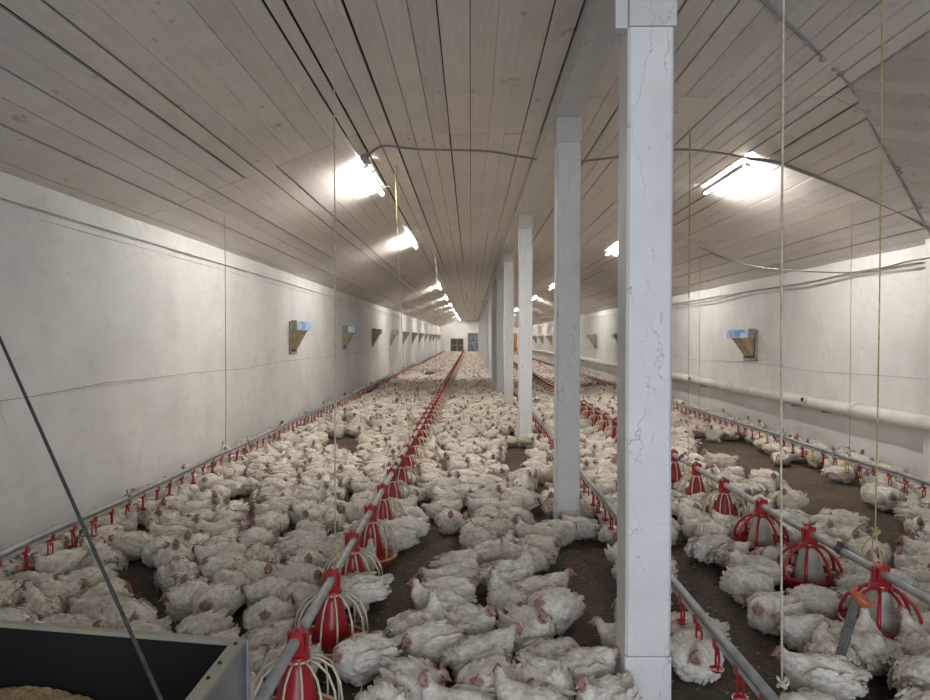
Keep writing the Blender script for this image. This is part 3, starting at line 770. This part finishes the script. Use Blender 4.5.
# ------------------------------------------------------------------ feed hopper
def build_hopper():
    o = empty('feed_hopper', (-1.3, 1.6, 0)); B = Vector((-1.3, 1.6, 0))
    H = .75; y_far_r, y_far_l, y_near = 1.95, 2.11, 1.15; xr, xl = -.635, -1.75
    t = .004
    R = [(xr, y_far_r), (xl, y_far_l + .02), (xl, y_near), (xr, y_near)]
    def shell(inset, z0, z1, taper=0.0):
        cx = sum(p[0] for p in R)/4; cy = sum(p[1] for p in R)/4
        top = [Vector((p[0] + (cx - p[0])*inset*2, p[1] + (cy - p[1])*inset*2, z1)) - B for p in R]
        bot = [Vector((p[0] + (cx - p[0])*taper, p[1] + (cy - p[1])*taper, z0)) - B for p in R]
        return top, bot
    bm = bmesh.new()
    T, Bt = shell(0, .42, H); vt = [bm.verts.new(p) for p in T]; vb = [bm.verts.new(p) for p in Bt]
    T2, B2 = shell(0, .18, .42, .55); vb2 = [bm.verts.new(p) for p in B2]
    for k in range(4):
        bm.faces.new((vt[k], vt[(k+1) % 4], vb[(k+1) % 4], vb[k])); bm.faces.new((vb[k], vb[(k+1) % 4], vb2[(k+1) % 4], vb2[k]))
    bm.faces.new(vb2)
    obj('outer_wall', bm, M['sheet'], o)
    bm = bmesh.new()
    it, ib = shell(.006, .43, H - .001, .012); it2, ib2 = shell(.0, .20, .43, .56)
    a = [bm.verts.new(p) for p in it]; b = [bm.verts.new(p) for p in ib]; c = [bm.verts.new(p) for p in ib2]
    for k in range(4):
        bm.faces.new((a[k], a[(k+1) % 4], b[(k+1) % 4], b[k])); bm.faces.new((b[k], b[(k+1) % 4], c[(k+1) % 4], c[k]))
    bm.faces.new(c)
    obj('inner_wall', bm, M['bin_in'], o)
    # rim: a folded flange; wider on the right-hand edge
    bm = bmesh.new()
    def strip(p0, p1, inn0, inn1, z, th):
        vs = [Vector((*p0, z)), Vector((*p1, z)), Vector((*inn1, z)), Vector((*inn0, z))]
        A = [bm.verts.new(v - B) for v in vs]; C = [bm.verts.new(v - B - Vector((0, 0, th))) for v in vs]
        bm.faces.new(A); bm.faces.new(C[::-1])
        for k in range(4): bm.faces.new((A[k], C[k], C[(k+1) % 4], A[(k+1) % 4]))
    strip((xr + .002, y_far_r + .002), (xl, y_far_l + .022), (xr - .03, y_far_r - .018), (xl, y_far_l), H + .003, .012)
    strip((xr + .002, y_near), (xr + .002, y_far_r + .002), (xr - .034, y_near), (xr - .034, y_far_r - .018), H + .004, .012)
    strip((xl, y_near), (xl, y_far_l), (xl + .03, y_near), (xl + .03, y_far_l), H + .003, .012)
    strip((xl, y_near), (xr, y_near), (xl, y_near + .03), (xr, y_near + .03), H + .002, .012)
    obj('rim', bm, M['flange'], o)
    for (x, y) in ((xr - .016, 1.915), (xr - .018, 1.80), (xr - .018, 1.72)):
        bm = bmesh.new(); lathe(bm, [(0, H + .009), (.004, H + .009), (.006, H + .004)], 8, (x - B.x, y - B.y)); obj('bolt', bm, M['dark'], o)
    bm = bmesh.new(); tube(bm, [Vector((xr + .004, y_far_r + .004, H)) - B, Vector((xr + .004, y_far_r + .004, .42)) - B], .006, 6); obj('corner_seam', bm, M['sheet'], o)
    bm = bmesh.new(); tube(bm, [Vector((FL, 1.5, FH - .0)) - B, Vector((FL, 1.87, FH)) - B], .04, 12); obj('auger_boot', bm, M['sheet'], o)
    for (x, y) in ((xr + .0, y_far_r - .03), (xl + .02, y_far_l - .05), (xr, y_near + .02), (xl + .02, y_near + .02)):
        bm = bmesh.new(); box(bm, (x - B.x - .017, y - B.y - .017, -.02), (x - B.x + .0, y - B.y + .017, .5), bev=.003); obj('leg', bm, M['sheet'], o)
    tag(o, 'open galvanised feed hopper with black inside, bottom left corner', 'feed hopper')
    # feed heap
    bm = bmesh.new(); nx, ny = 110, 80
    g = []
    for j in range(ny):
        row = []
        for i in range(nx):
            u, v = i/(nx-1), j/(ny-1)
            x = xl + .015 + (xr - .02 - xl - .015)*u
            yf = y_far_l + (y_far_r - y_far_l)*(u) - .014
            y = y_near + .012 + (yf - y_near - .012)*v
            h = .50 + .075*math.exp(-((x + 1.28)/.33)**2) * (0.75 + .25*v) - .05*max(0, (x + 1.05))/.4
            h += .006*noise.noise(Vector((x*40, y*40, 0))) + .004*noise.noise(Vector((x*110, y*110, 2))) + .008*noise.noise(Vector((x*9, y*9, 1)))
            row.append(bm.verts.new((x, y, h)))
        g.append(row)
    for j in range(ny-1):
        for i in range(nx-1): bm.faces.new((g[j][i], g[j][i+1], g[j+1][i+1], g[j+1][i]))
    tag(obj('feed', bm, M['feed'], smooth=True), 'tan crumbled feed lying in the hopper', 'feed', kind='stuff')
build_hopper()
P0 = at(155, 700, 1.62); P1 = at(0, 345, 2.25); dd = P1 - P0
tt = 1.0
while (P0 + dd*tt).z < ceil_h((P0 + dd*tt).x) and (P0 + dd*tt).x > WL: tt += .01
P2 = P0 + dd*tt; Pm = P0 - dd*.12
bm = bmesh.new(); tube(bm, [Pm, P0, P1, P2], .0052, 8)
tag(obj('steel_cable', bm, M['steelrope'], smooth=True), 'dark steel cable slanting down into the feed hopper', 'cable')

# ------------------------------------------------------------------ chickens
def icos(bm, c, r, R=None, sub=3):
    g = bmesh.ops.create_icosphere(bm, subdivisions=sub, radius=1.0)
    for v in g['verts']:
        p = Vector((v.co.x*r[0], v.co.y*r[1], v.co.z*r[2]))
        if R is not None: p = R @ p
        v.co = p + Vector(c)
    return g['verts']
SKIN = (0.37, 0.22, 0.185); COMB = (0.42, 0.14, 0.115); BEAK = (0.52, 0.40, 0.24); EYE = (0.01, 0.008, 0.008); FEA = (0.88, 0.83, 0.75); LEG = (0.60, 0.46, 0.26)
DIRT_AND_SHADE = (0.40, 0.32, 0.235)  # soil colour, also painted into the feather creases as shade
def make_hen_mesh(name, head, look, lift=0.0, plump=1.0, wing=1.0, tail=1.0, seed=0, vox=.0075, droop=0.0, spread=0.0):
    """head: position of the head, look: yaw and pitch of the beak; lift > 0: standing. Forward is +x."""
    random.seed(seed)
    bm = bmesh.new(); E = lambda a, b, c: Euler((a, b, c)).to_matrix()
    zb = .088*plump + lift
    icos(bm, (-.002, 0, zb), (.128, .100*plump, .088*plump), E(0, -.06, 0))
    icos(bm, (.062, 0, zb - .010), (.080, .086*plump, .078*plump))
    icos(bm, (-.085, 0, zb + .004), (.072, .074*plump, .066*plump), E(0, .15, 0))
    icos(bm, (-.02, 0, zb + .030), (.098, .070, .066))
    # tail
    icos(bm, (-.145, 0, zb + .036*tail), (.048, .034, .022), E(0, .45*tail, 0)); icos(bm, (-.158, .014, zb + .040*tail), (.040, .012, .011), E(0, .5*tail, .25)); icos(bm, (-.158, -.014, zb + .040*tail), (.040, .012, .011), E(0, .5*tail, -.25))
    # wings
    for s in (-1, 1):
        wy = s*(.088*plump + spread*(s > 0))
        icos(bm, (.008, wy, zb + .020 - droop*.3), (.074, .027, .050), E(s*.12, .10, -s*.10))
        icos(bm, (-.055, wy*.93, zb + .012 - droop), (.066, .024, .034*wing), E(s*.1, .28, s*.10))
        for k in range(4):
            icos(bm, (-.095 - .008*k, wy*.82 - s*.004*k, zb + .022 - .016*k - droop), (.060, .0100, .0115), E(0, .18 + .05*k, s*.16), sub=2)
    if lift > 0:
        for s in (-1, 1): icos(bm, (-.01, s*.045, zb - .075), (.042, .032, .055), E(0, .3, 0))
    else:
        for s in (-1, 1): icos(bm, (.03, s*.062, .030), (.058, .034, .032))
    # neck: tapering chain
    hd = Vector(head) + Vector((0, 0, lift)); n0 = Vector((.080, 0, zb + .022)); mid = (n0 + hd)/2 + Vector((.028, 0, .004)) - Vector((0, hd.y*.15, 0))
    K = 9
    for k in range(K + 1):
        t = k/K; p = n0*(1-t)**2 + mid*2*t*(1-t) + hd*t*t; r = .052*(1-t)**1.5 + .0200
        icos(bm, p, (r, r, r), sub=2)
    Rl = E(0, look[1], look[0])
    icos(bm, hd + Rl @ Vector((.008, 0, .003)), (.0300, .0215, .0240), Rl)
    icos(bm, hd + Rl @ Vector((.030, 0, -.002)), (.015, .012, .012), Rl)
    me = bpy.data.meshes.new('tmp'); bm.to_mesh(me); bm.free()
    o = bpy.data.objects.new('tmp', me); COL.objects.link(o)
    md = o.modifiers.new('r', 'REMESH'); md.mode = 'VOXEL'; md.voxel_size = vox
    sm = o.modifiers.new('s', 'SMOOTH'); sm.iterations = 2 if vox < .012 else 1; sm.factor = .5
    dg = bpy.context.evaluated_depsgraph_get(); ev = o.evaluated_get(dg)
    bm = bmesh.new(); bm.from_mesh(ev.to_mesh()); ev.to_mesh_clear()
    bpy.data.objects.remove(o); bpy.data.meshes.remove(me)
    bm.normal_update()
    col = bm.verts.layers.float_color.new('Col')
    disp = []
    for v in bm.verts:
        p = v.co; dh = (p - (hd + Rl @ Vector((.014, 0, 0)))).length
        f = min(1, max(0, (dh - .028)/.04))
        q = p + Vector((seed*1.7, 0, 0))
        # ruffled plumage: overlapping rows and tufts
        row = (-p.x*30 + 2.6*noise.noise(q*17)) % 1.0
        b1_ = abs(noise.noise(Vector((q.x*11, q.y*19, q.z*19)))); b2_ = abs(noise.noise(Vector((q.x*24 + 9, q.y*40, q.z*40))))
        d = .0030*(row - .5) + .009*(b1_ - .22) + .0020*(b2_ - .22) + .010*noise.noise(Vector((q.x*9, q.y*13, q.z*13))) + .0015*noise.noise(q*60)
        disp.append(v.normal * d * f)
        # plumage colour: skin around the face, soiled breast and belly, stained tail
        local = Rl.transposed() @ (p - hd)
        face = 1 if local.x > .006 and dh < .033 else max(0, 1 - max(0, dh - .020)/.022)*.7
        c = Vector(FEA)
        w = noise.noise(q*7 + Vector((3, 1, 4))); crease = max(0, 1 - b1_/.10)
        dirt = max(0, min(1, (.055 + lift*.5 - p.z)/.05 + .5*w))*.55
        c = c.lerp(Vector(DIRT_AND_SHADE), dirt)
        if p.x < -.14: c = c.lerp(Vector(DIRT_AND_SHADE), .30)
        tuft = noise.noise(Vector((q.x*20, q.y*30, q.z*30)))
        c = c * (1.0 - .10*max(0, -tuft*2)); c = c.lerp(Vector(DIRT_AND_SHADE), .20*crease)  # creases darkened in the colour itself, as painted shade
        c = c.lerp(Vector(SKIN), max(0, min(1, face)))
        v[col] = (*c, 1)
    for v, d in zip(bm.verts, disp): v.co += d
    zmin = .0
    for v in bm.verts:
        if v.co.z < zmin: v.co.z = zmin + .001*random.random()
    def paint(vs, c):
        for v in vs: v[col] = (*c, 1)
    fine = vox < .012
    # plumage: overlapping feather blades lying back along the body, longer ones on wings and tail
    def blade(p, d, n, ln, wd, c, lift_=.0035):
        side = d.cross(n).normalized()*wd
        A = bm.verts.new(p - n*.003); Lv = bm.verts.new(p + d*ln*.55 - side + n*lift_*.4); Rv = bm.verts.new(p + d*ln*.55 + side + n*lift_*.4)
        Cv = bm.verts.new(p + d*ln*.5 + n*lift_); T = bm.verts.new(p + d*ln + n*lift_*.35)
        T1 = bm.verts.new(p + d*ln*.88 - side*.62 + n*lift_*.3); T2 = bm.verts.new(p + d*ln*.88 + side*.62 + n*lift_*.3)
        for q in ((A, Cv, Lv), (A, Rv, Cv), (Lv, Cv, T1), (Cv, T, T1), (Cv, T2, T), (Cv, Rv, T2)): bm.faces.new(q)
        paint((A, Lv, Rv, Cv, T, T1, T2), c)
    if vox < .02:
        bm.verts.ensure_lookup_table(); bm.normal_update()
        base_v = [v for v in bm.verts if (v.co - hd).length > .040 and v.co.z > lift + .018 and (v.co - hd).length > .03]
        nb = 520 if fine else 90
        bias = Vector((0, 0, 1))
        pick = random.sample(base_v, min(nb, len(base_v)))
        info = [(v.co.copy(), v.normal.copy(), Vector(v[col][:3])) for v in pick]
        for p, n_, c0_ in info:
            if abs(n_.x) > .93: continue
            d = Vector((-1, random.uniform(-.25, .25), random.uniform(-.35, .10)))
            d = (d - n_*d.dot(n_)).normalized(); t = random.uniform(.90, 1.04)
            near_head = (p - hd).length < .09
            sc_ = (.55 if near_head else 1.0) * (1 if fine else 1.7)
            blade(p, d, n_, random.uniform(.026, .040)*sc_, random.uniform(.008, .012)*sc_, c0_*t, .0022)
        for s in (-1, 1):
            wy = s*(.088*plump + spread*(s > 0))
            for rw in range(4 if fine else 2):
                for k in range(7 if fine else 4):
                    u_ = k/(6 if fine else 3); x = .055 - .115*u_; z = zb + .052 - .021*rw - droop*u_ - .010*u_*(rw > 0)
                    y = wy*(1.04 - .10*u_*u_) + s*(.026 + .004*(rw in (1, 2)) - .010*(rw == 0)) 
                    n_ = Vector((0, s, .45 - .25*rw)).normalized(); d = Vector((-1, -s*(.10 + .16*u_), .02 - .16*(rw - 1) * (1 - u_)))
                    d = (d + Vector((0, 0, random.uniform(-.10, .10))) - n_*d.dot(n_)).normalized(); t = random.uniform(.94, 1.02)
                    blade(Vector((x + random.uniform(-.008, .008), y - s*.004*random.random(), z + random.uniform(-.005, .005))), d, n_, random.uniform(.044, .066)*(1 + .2*u_), .0135 if fine else .019, Vector(FEA)*t, .002)
        for k in range(9 if fine else 4):
            a_ = (k/(8 if fine else 3) - .5)*1.1
            d = Vector((-math.cos(a_), math.sin(a_), .45*tail + .1*random.random())).normalized(); n_ = Vector((.4*tail, 0, 1)).normalized()
            blade(Vector((-.120, .018*math.sin(a_*2), zb + .030*tail)), d, n_, random.uniform(.052, .068), .012, (Vector(FEA)*.93).lerp(Vector(DIRT_AND_SHADE), .25), .002)
    # comb, wattles, beak, eyes
    for k in range(4 if fine else 1):
        paint(icos(bm, hd + Rl @ Vector((.020 - .009*k, 0, .0262 + (.002 if k in (1, 2) else 0))), (.007, .0028, .0065), Rl, sub=1), COMB)
    for s in (-1, 1):
        paint(icos(bm, hd + Rl @ Vector((.027, s*.006, -.021)), (.005, .003, .007), Rl, sub=1), COMB)
        if fine: paint(icos(bm, hd + Rl @ Vector((.018, s*.0195, .006)), (.0042, .0030, .0042), Rl, sub=2), EYE)
    n = 6; ring = [bm.verts.new(hd + Rl @ Vector((.040, .0072*math.cos(2*PI*k/n), -.003 + .0065*math.sin(2*PI*k/n)))) for k in range(n)]; tip = bm.verts.new(hd + Rl @ Vector((.060, 0, -.009)))
    for k in range(n): bm.faces.new((ring[k], ring[(k+1) % n], tip))
    paint(ring + [tip], BEAK)
    if lift > 0:
        for s in (-1, 1):
            a = len(bm.verts); bm.verts.ensure_lookup_table(); base = Vector((.0, s*.045, lift*.75))
            before = set(bm.verts)
            tube(bm, [base + Vector((0, 0, .02)), Vector((.006, s*.046, .012)), ], .0085, 6)
            for an in (-.5, 0, .5, PI): 
                Lt = .045 if an != PI else .02
                tube(bm, [Vector((.006, s*.046, .012)), Vector((.006 + Lt*math.cos(an), s*.046 + Lt*math.sin(an), .005))], [.007, .004], 5)
            paint([v for v in bm.verts if v not in before], LEG)
    if not fine:
        pass
    for f in bm.faces: f.smooth = True
    me = bpy.data.meshes.new(name); bm.to_mesh(me); bm.free(); me.materials.append(M['hen'])
    return me
#        pose word, head position, (yaw, pitch) of the beak, extras
POSES = [
 ('alert',    (.142, 0, .220), (0, .05), {}),
 ('alert',    (.125, .03, .228), (.9, .1), dict(plump=1.04)),
 ('resting',  (.155, .01, .172), (.2, .20), {}),
 ('resting',  (.138, -.045, .165), (-.9, .25), dict(plump=1.06)),
 ('dozing',   (.125, .02, .150), (.5, .5), dict(plump=1.10)),
 ('dozing',   (.115, -.045, .140), (-1.6, .4), dict(plump=1.06, droop=.01)),
 ('sprawled', (.200, .015, .085), (.1, .2), dict(plump=.96, droop=.015, spread=.015)),
 ('sprawled', (.190, -.06, .060), (-.6, .3), dict(plump=.98, spread=.02, tail=.6)),
 ('preening', (.055, .085, .150), (2.4, .5), dict(plump=1.04)),
 ('preening', (.070, -.085, .135), (-2.3, .6), dict(plump=1.02)),
 ('huddled',  (.100, 0, .165), (0, .35), dict(plump=1.12, tail=.5)),
 ('standing', (.160, .01, .20), (.3, .1), dict(lift=.085)),
 ('standing', (.225, -.01, .075), (0, .5), dict(lift=.08, tail=1.3)),
 ('alert',    (.160, -.03, .190), (-.7, .05), dict(plump=1.0, tail=1.2)),
]
PW = np.array([1.6, 1.5, 1.7, 1.7, 1.0, 1.0, .8, .7, .5, .5, .9, .02, .03, 1.6]); PW /= PW.sum()
HEN = [make_hen_mesh('white_chicken', h, l, seed=i + 1, vox=.0055, **kw) for i, (w, h, l, kw) in enumerate(POSES)]
MID = [make_hen_mesh('chicken_mid', POSES[i][1], POSES[i][2], seed=i + 30, vox=.0125, **POSES[i][3]) for i in (0, 1, 2, 3, 4, 5, 6, 8, 10, 13)]
FAR = [make_hen_mesh('chicken_far', POSES[i][1], POSES[i][2], seed=i + 60, vox=.024, **POSES[i][3]) for i in (0, 2, 4, 7, 10)]

# bare patches of litter, read off the photograph's floor and turned into places on the ground
random.seed(11)
BARE = [(425, 530, 17, 34), (405, 585, 22, 14), (552, 478, 8, 6), (600, 525, 12, 14), (590, 622, 30, 18), (612, 590, 16, 26), (575, 555, 16, 12), (95, 520, 9, 6), (60, 595, 10, 6), (205, 470, 8, 4), (300, 470, 8, 5), (345, 515, 8, 5), (480, 455, 6, 4), (460, 540, 9, 6), (505, 555, 9, 6), (180, 640, 24, 8), (320, 600, 14, 8), (400, 603, 30, 16), (385, 615, 16, 10), (132, 587, 28, 18), (143, 545, 12, 8), (246, 504, 16, 10), (290, 525, 12, 8), (285, 562, 16, 11), (228, 628, 30, 9),
        (8, 592, 16, 10), (440, 463, 8, 10), (452, 485, 10, 9), (512, 463, 13, 17), (536, 505, 17, 14), (472, 512, 12, 6), (590, 585, 36, 42), (600, 560, 26, 20), (343, 443, 22, 6), (372, 462, 6, 5),
        (346, 420, 6, 4), (525, 455, 8, 10), (683, 562, 16, 14), (680, 600, 16, 22), (712, 592, 36, 13), (735, 640, 36, 36), (745, 690, 48, 34), (775, 650, 26, 22), (690, 560, 20, 18), (790, 610, 12, 8),
        (728, 449, 34, 9), (755, 462, 22, 10), (800, 478, 30, 14), (840, 497, 34, 15), (870, 518, 28, 12), (812, 512, 18, 10), (900, 535, 20, 10), (700, 442, 12, 5), (895, 555, 12, 9), (905, 470, 14, 8),
        (245, 470, 6, 5), (185, 520, 8, 6), (560, 560, 14, 12), (500, 625, 8, 8), (420, 570, 22, 14), (440, 545, 14, 12), (620, 470, 7, 12), (665, 630, 22, 26), (830, 590, 8, 6), (640, 540, 12, 20)]
def bare(x, y):
    for dx, h in ((0, .02), (0, .10), (0, .16)):
        px, py = proj(x + dx, y, h)
        for cx, cy, rx, ry in BARE:
            if ((px - cx)/rx)**2 + ((py - cy)/ry)**2 < 1.15: return True
    return False
def in_frame(x, y, m=0):
    px, py = proj(x, y, .1)
    return -12 - m < px < 942 + m and py < 716 + m
cells = {}
CS = .34
placed = []
def cap_pts(x, y, a):
    c, s = math.cos(a), math.sin(a)
    return [(x + d*c, y + d*s) for d in (-.078, -.026, .026, .078)]
def fits(pts, tol, r2=None):
    for (px, py) in pts:
        cx, cy = int(px//CS), int(py//CS)
        for i in (-1, 0, 1):
            for j in (-1, 0, 1):
                for (qx, qy) in cells.get((cx + i, cy + j), ()):
                    if (px - qx)**2 + (py - qy)**2 < tol: return False
    return True
def add_pts(pts):
    for p in pts: cells.setdefault((int(p[0]//CS), int(p[1]//CS)), []).append(p)
feed_y = {}
for X, y in FEED: feed_y.setdefault(int(y), []).append((X, y))
def blocked(x, y, a, pts):
    for (px, py) in pts:
        if px < WL + .16 or px > WR - .16 or py < 1.3: return True
        if px < -.48 and py < 2.22: return True
        for k in (int(y) - 1, int(y), int(y) + 1):
            for (fx, fy) in feed_y.get(k, ()):
                if (px - fx)**2 + (py - fy)**2 < .235**2: return True
        for py_ in posts_y:
            if abs(py - py_ - .1) < .20 and abs(px - POST_X) < .19: return True
        if math.hypot(px - 1.5, py - 2.95) < .17: return True
        if .66 < px < .90 and 2.5 < py < 3.2: return True
    if y < 12 and -3.2 < x < -2.9 and random.random() < .85: return True
    return False
def scatter(y0, y1, tries, tol):
    out = []
    fail = 0
    for _ in range(tries):
        y = random.uniform(y0, y1); x = random.uniform(WL + .15, WR - .15)
        if not in_frame(x, y): continue
        if y < 20 and bare(x, y): continue
        if y >= 14 and noise.noise(Vector((x*.9, y*.35, 9))) > .42: continue
        a = random.uniform(0, 2*PI)
        pts = cap_pts(x, y, a)
        if not fits(pts, tol) or blocked(x, y, a, pts): continue
        add_pts(pts); out.append((x, y, a))
    return out
near = scatter(2.0, 10.0, 80000, .163**2)
random.seed(12)
rest = []
for ya, yb in ((10, 16), (16, 24), (24, 34), (34, 46), (46, 60), (60, 74.5)):
    rest += scatter(ya, yb, int((yb - ya)*8.2*(200 if ya < 24 else 110)), .168**2)
near.sort(key=lambda t: t[1])
def hidden(x, y):
    """wholly behind the nearest post or the hopper"""
    px, py = proj(x, y, .1)
    return (y > 3.4 and 636 < px < 660) or (py > 655 and px < 205)
vis = [h for h in near if not hidden(h[0], h[1])]
hens = vis[:300]; extra = vis[300:] + [h for h in near if hidden(h[0], h[1]) and h[1] > 3.4]
# labels: lane, level with which feeder pan, place in that row counted from the left
def lane(x):
    if x < FL: return 'between left wall and left feeders', left_y
    if x < POST_X + .12: return 'between left feeders and posts', left_y
    if x < FR: return 'between posts and right feeders', right_y
    return 'between right feeders and right wall', right_y
rows = {}
for i, (x, y, a) in enumerate(hens):
    ln, Y = lane(x)
    k = int(np.argmin([abs(y - f) for f in Y[:30]]))
    if y < Y[0] - .37: k = -1
    rows.setdefault((ln, k), []).append(i)
labels = {}
pose_i = [int(rng.choice(len(POSES), p=PW)) for _ in hens]
# a few standing birds where the photograph shows them: (770, 460) and (395, 590)
for (px, py) in ((828, 505), (768, 462), (365, 590)):
    gx, gy = ground(px, py + 12); j = min(range(len(hens)), key=lambda i: math.hypot(hens[i][0] - gx, hens[i][1] - gy)); pose_i[j] = 11
CARD = ORD + ['twentyfirst']
for (ln, k), idx in rows.items():
    idx.sort(key=lambda i: hens[i][0]/max(hens[i][1], .1))
    for n_, i in enumerate(idx):
        lev = 'level with %s pan' % ORD[k] if k >= 0 else 'before the first pan'
        labels[i] = '%s white chicken %s, %s, %s from left' % (POSES[pose_i[i]][0], ln, lev, CARD[min(n_, 20)])
seen_l = set()
for i, (x, y, a) in enumerate(hens):
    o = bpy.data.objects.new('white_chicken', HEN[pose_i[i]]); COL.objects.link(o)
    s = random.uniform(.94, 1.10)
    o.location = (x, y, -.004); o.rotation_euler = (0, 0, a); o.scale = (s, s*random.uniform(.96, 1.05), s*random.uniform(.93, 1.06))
    assert labels[i] not in seen_l, labels[i]
    seen_l.add(labels[i])
    tag(o, labels[i], 'chicken', 'white chickens covering the litter floor')
# the thousands behind them: one flock
def flock(srcs_by_range, items):
    cos, lps, sts, cols = [], [], [], []; vo = lo = 0
    cache = {}
    def data(me):
        if me.name in cache: return cache[me.name]
        n = len(me.vertices); co = np.empty(n*3, 'f'); me.vertices.foreach_get('co', co)
        lp = np.empty(len(me.loops), 'i'); me.loops.foreach_get('vertex_index', lp)
        st = np.empty(len(me.polygons), 'i'); me.polygons.foreach_get('loop_start', st)
        cl = np.empty(n*4, 'f'); me.attributes['Col'].data.foreach_get('color', cl)
        cache[me.name] = (co.reshape(n, 3), lp, st, cl.reshape(n, 4)); return cache[me.name]
    for (x, y, a) in items:
        S = MID if y < 19 else FAR
        me = S[random.randrange(len(S))]; co, lp, st, cl = data(me)
        s = random.uniform(.92, 1.1); c, sn = math.cos(a)*s, math.sin(a)*s
        R = np.array([[c, sn, 0], [-sn, c, 0], [0, 0, s*random.uniform(.93, 1.08)]], 'f')
        cos.append(co @ R + np.array([x, y, -.004], 'f')); lps.append(lp + vo); sts.append(st + lo)
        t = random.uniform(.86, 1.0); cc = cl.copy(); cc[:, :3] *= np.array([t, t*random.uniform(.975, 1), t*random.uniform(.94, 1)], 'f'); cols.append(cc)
        vo += len(co); lo += len(lp)
    me = bpy.data.meshes.new('chicken_flock')
    me.vertices.add(vo); me.loops.add(lo); me.polygons.add(sum(len(s) for s in sts))
    me.vertices.foreach_set('co', np.concatenate(cos).ravel()); me.loops.foreach_set('vertex_index', np.concatenate(lps)); me.polygons.foreach_set('loop_start', np.concatenate(sts))
    at_ = me.attributes.new('Col', 'FLOAT_COLOR', 'POINT'); at_.data.foreach_set('color', np.concatenate(cols).ravel())
    me.update(calc_edges=True); me.polygons.foreach_set('use_smooth', np.ones(len(me.polygons), bool)); me.materials.append(M['hen'])
    o = bpy.data.objects.new('chicken_flock', me); COL.objects.link(o)
    return o
o = flock(None, extra + rest)
tag(o, 'dense flock of white chickens filling the far part of the shed', 'chickens', kind='stuff')
print('HENS near', len(near), 'extra', len(extra), 'rest', len(rest), 'flock polys', len(o.data.polygons), 'hen polys', len(HEN[0].polygons), len(MID[0].polygons), len(FAR[0].polygons), 'last y', hens[-1][1])

# loose straw and shavings on the litter
random.seed(5)
bm = bmesh.new()
for _ in range(5200):
    y = 2.1 + 12*random.random()**1.5; x = random.uniform(WL + .1, WR - .1)
    if not in_frame(x, y): continue
    a = random.uniform(0, PI); l_ = random.uniform(.004, .016); w_ = random.uniform(.0015, .005); c, sn = math.cos(a), math.sin(a); z = random.uniform(.003, .012)
    vs_ = [bm.verts.new((x + c*u*l_ - sn*v*w_, y + sn*u*l_ + c*v*w_, z + random.uniform(0, .004))) for u, v in ((-1, -1), (1, -.7), (1.1, .8), (-.9, 1))]
    top_ = bm.verts.new((x, y, z + .006))
    for q in range(4): bm.faces.new((vs_[q], vs_[(q+1) % 4], top_))
tag(obj('straw_flakes', bm, M['straw']), 'pale straw flakes scattered over the dark litter', 'straw', kind='stuff')

# ------------------------------------------------------------------ light
w = bpy.data.worlds.new('World'); SC.world = w; w.use_nodes = True
bg = w.node_tree.nodes['Background']
bg.inputs['Color'].default_value = (0.62, 0.78, 1.0, 1); bg.inputs['Strength'].default_value = 1.0
# daylight coming in through the open entrance behind the camera
ld = bpy.data.lights.new('entrance_daylight', 'AREA'); ld.shape = 'RECTANGLE'; ld.size = 3.4; ld.size_y = 2.5
ld.energy = 76; ld.color = (0.87, 0.935, 1.0)
lo = bpy.data.objects.new('entrance_daylight', ld); COL.objects.link(lo); lo.location = (.85, YB - .1, 1.3); lo.rotation_euler = (PI/2, 0, 0)

# ------------------------------------------------------------------ camera
cd = bpy.data.cameras.new('camera'); cd.sensor_fit = 'HORIZONTAL'; cd.sensor_width = 36; cd.lens = F*36/930
cam = bpy.data.objects.new('camera', cd); COL.objects.link(cam); cam.location = (0, 0, CAM_H)
yaw = math.atan((VX - 465)/F); pitch = -math.atan((350 - VY)/F)
cam.rotation_euler = (PI/2 + pitch, 0, yaw)
cd.clip_start = .05; cd.clip_end = 200
SC.camera = cam
vs = SC.view_settings; vs.view_transform = 'Standard'; vs.look = 'None'; vs.gamma = 1.0; vs.use_curve_mapping = False; vs.exposure = 1.05
SC.cycles.max_bounces = 8; SC.cycles.diffuse_bounces = 6; SC.cycles.use_denoising = True
SC.cycles.sample_clamp_indirect = 8
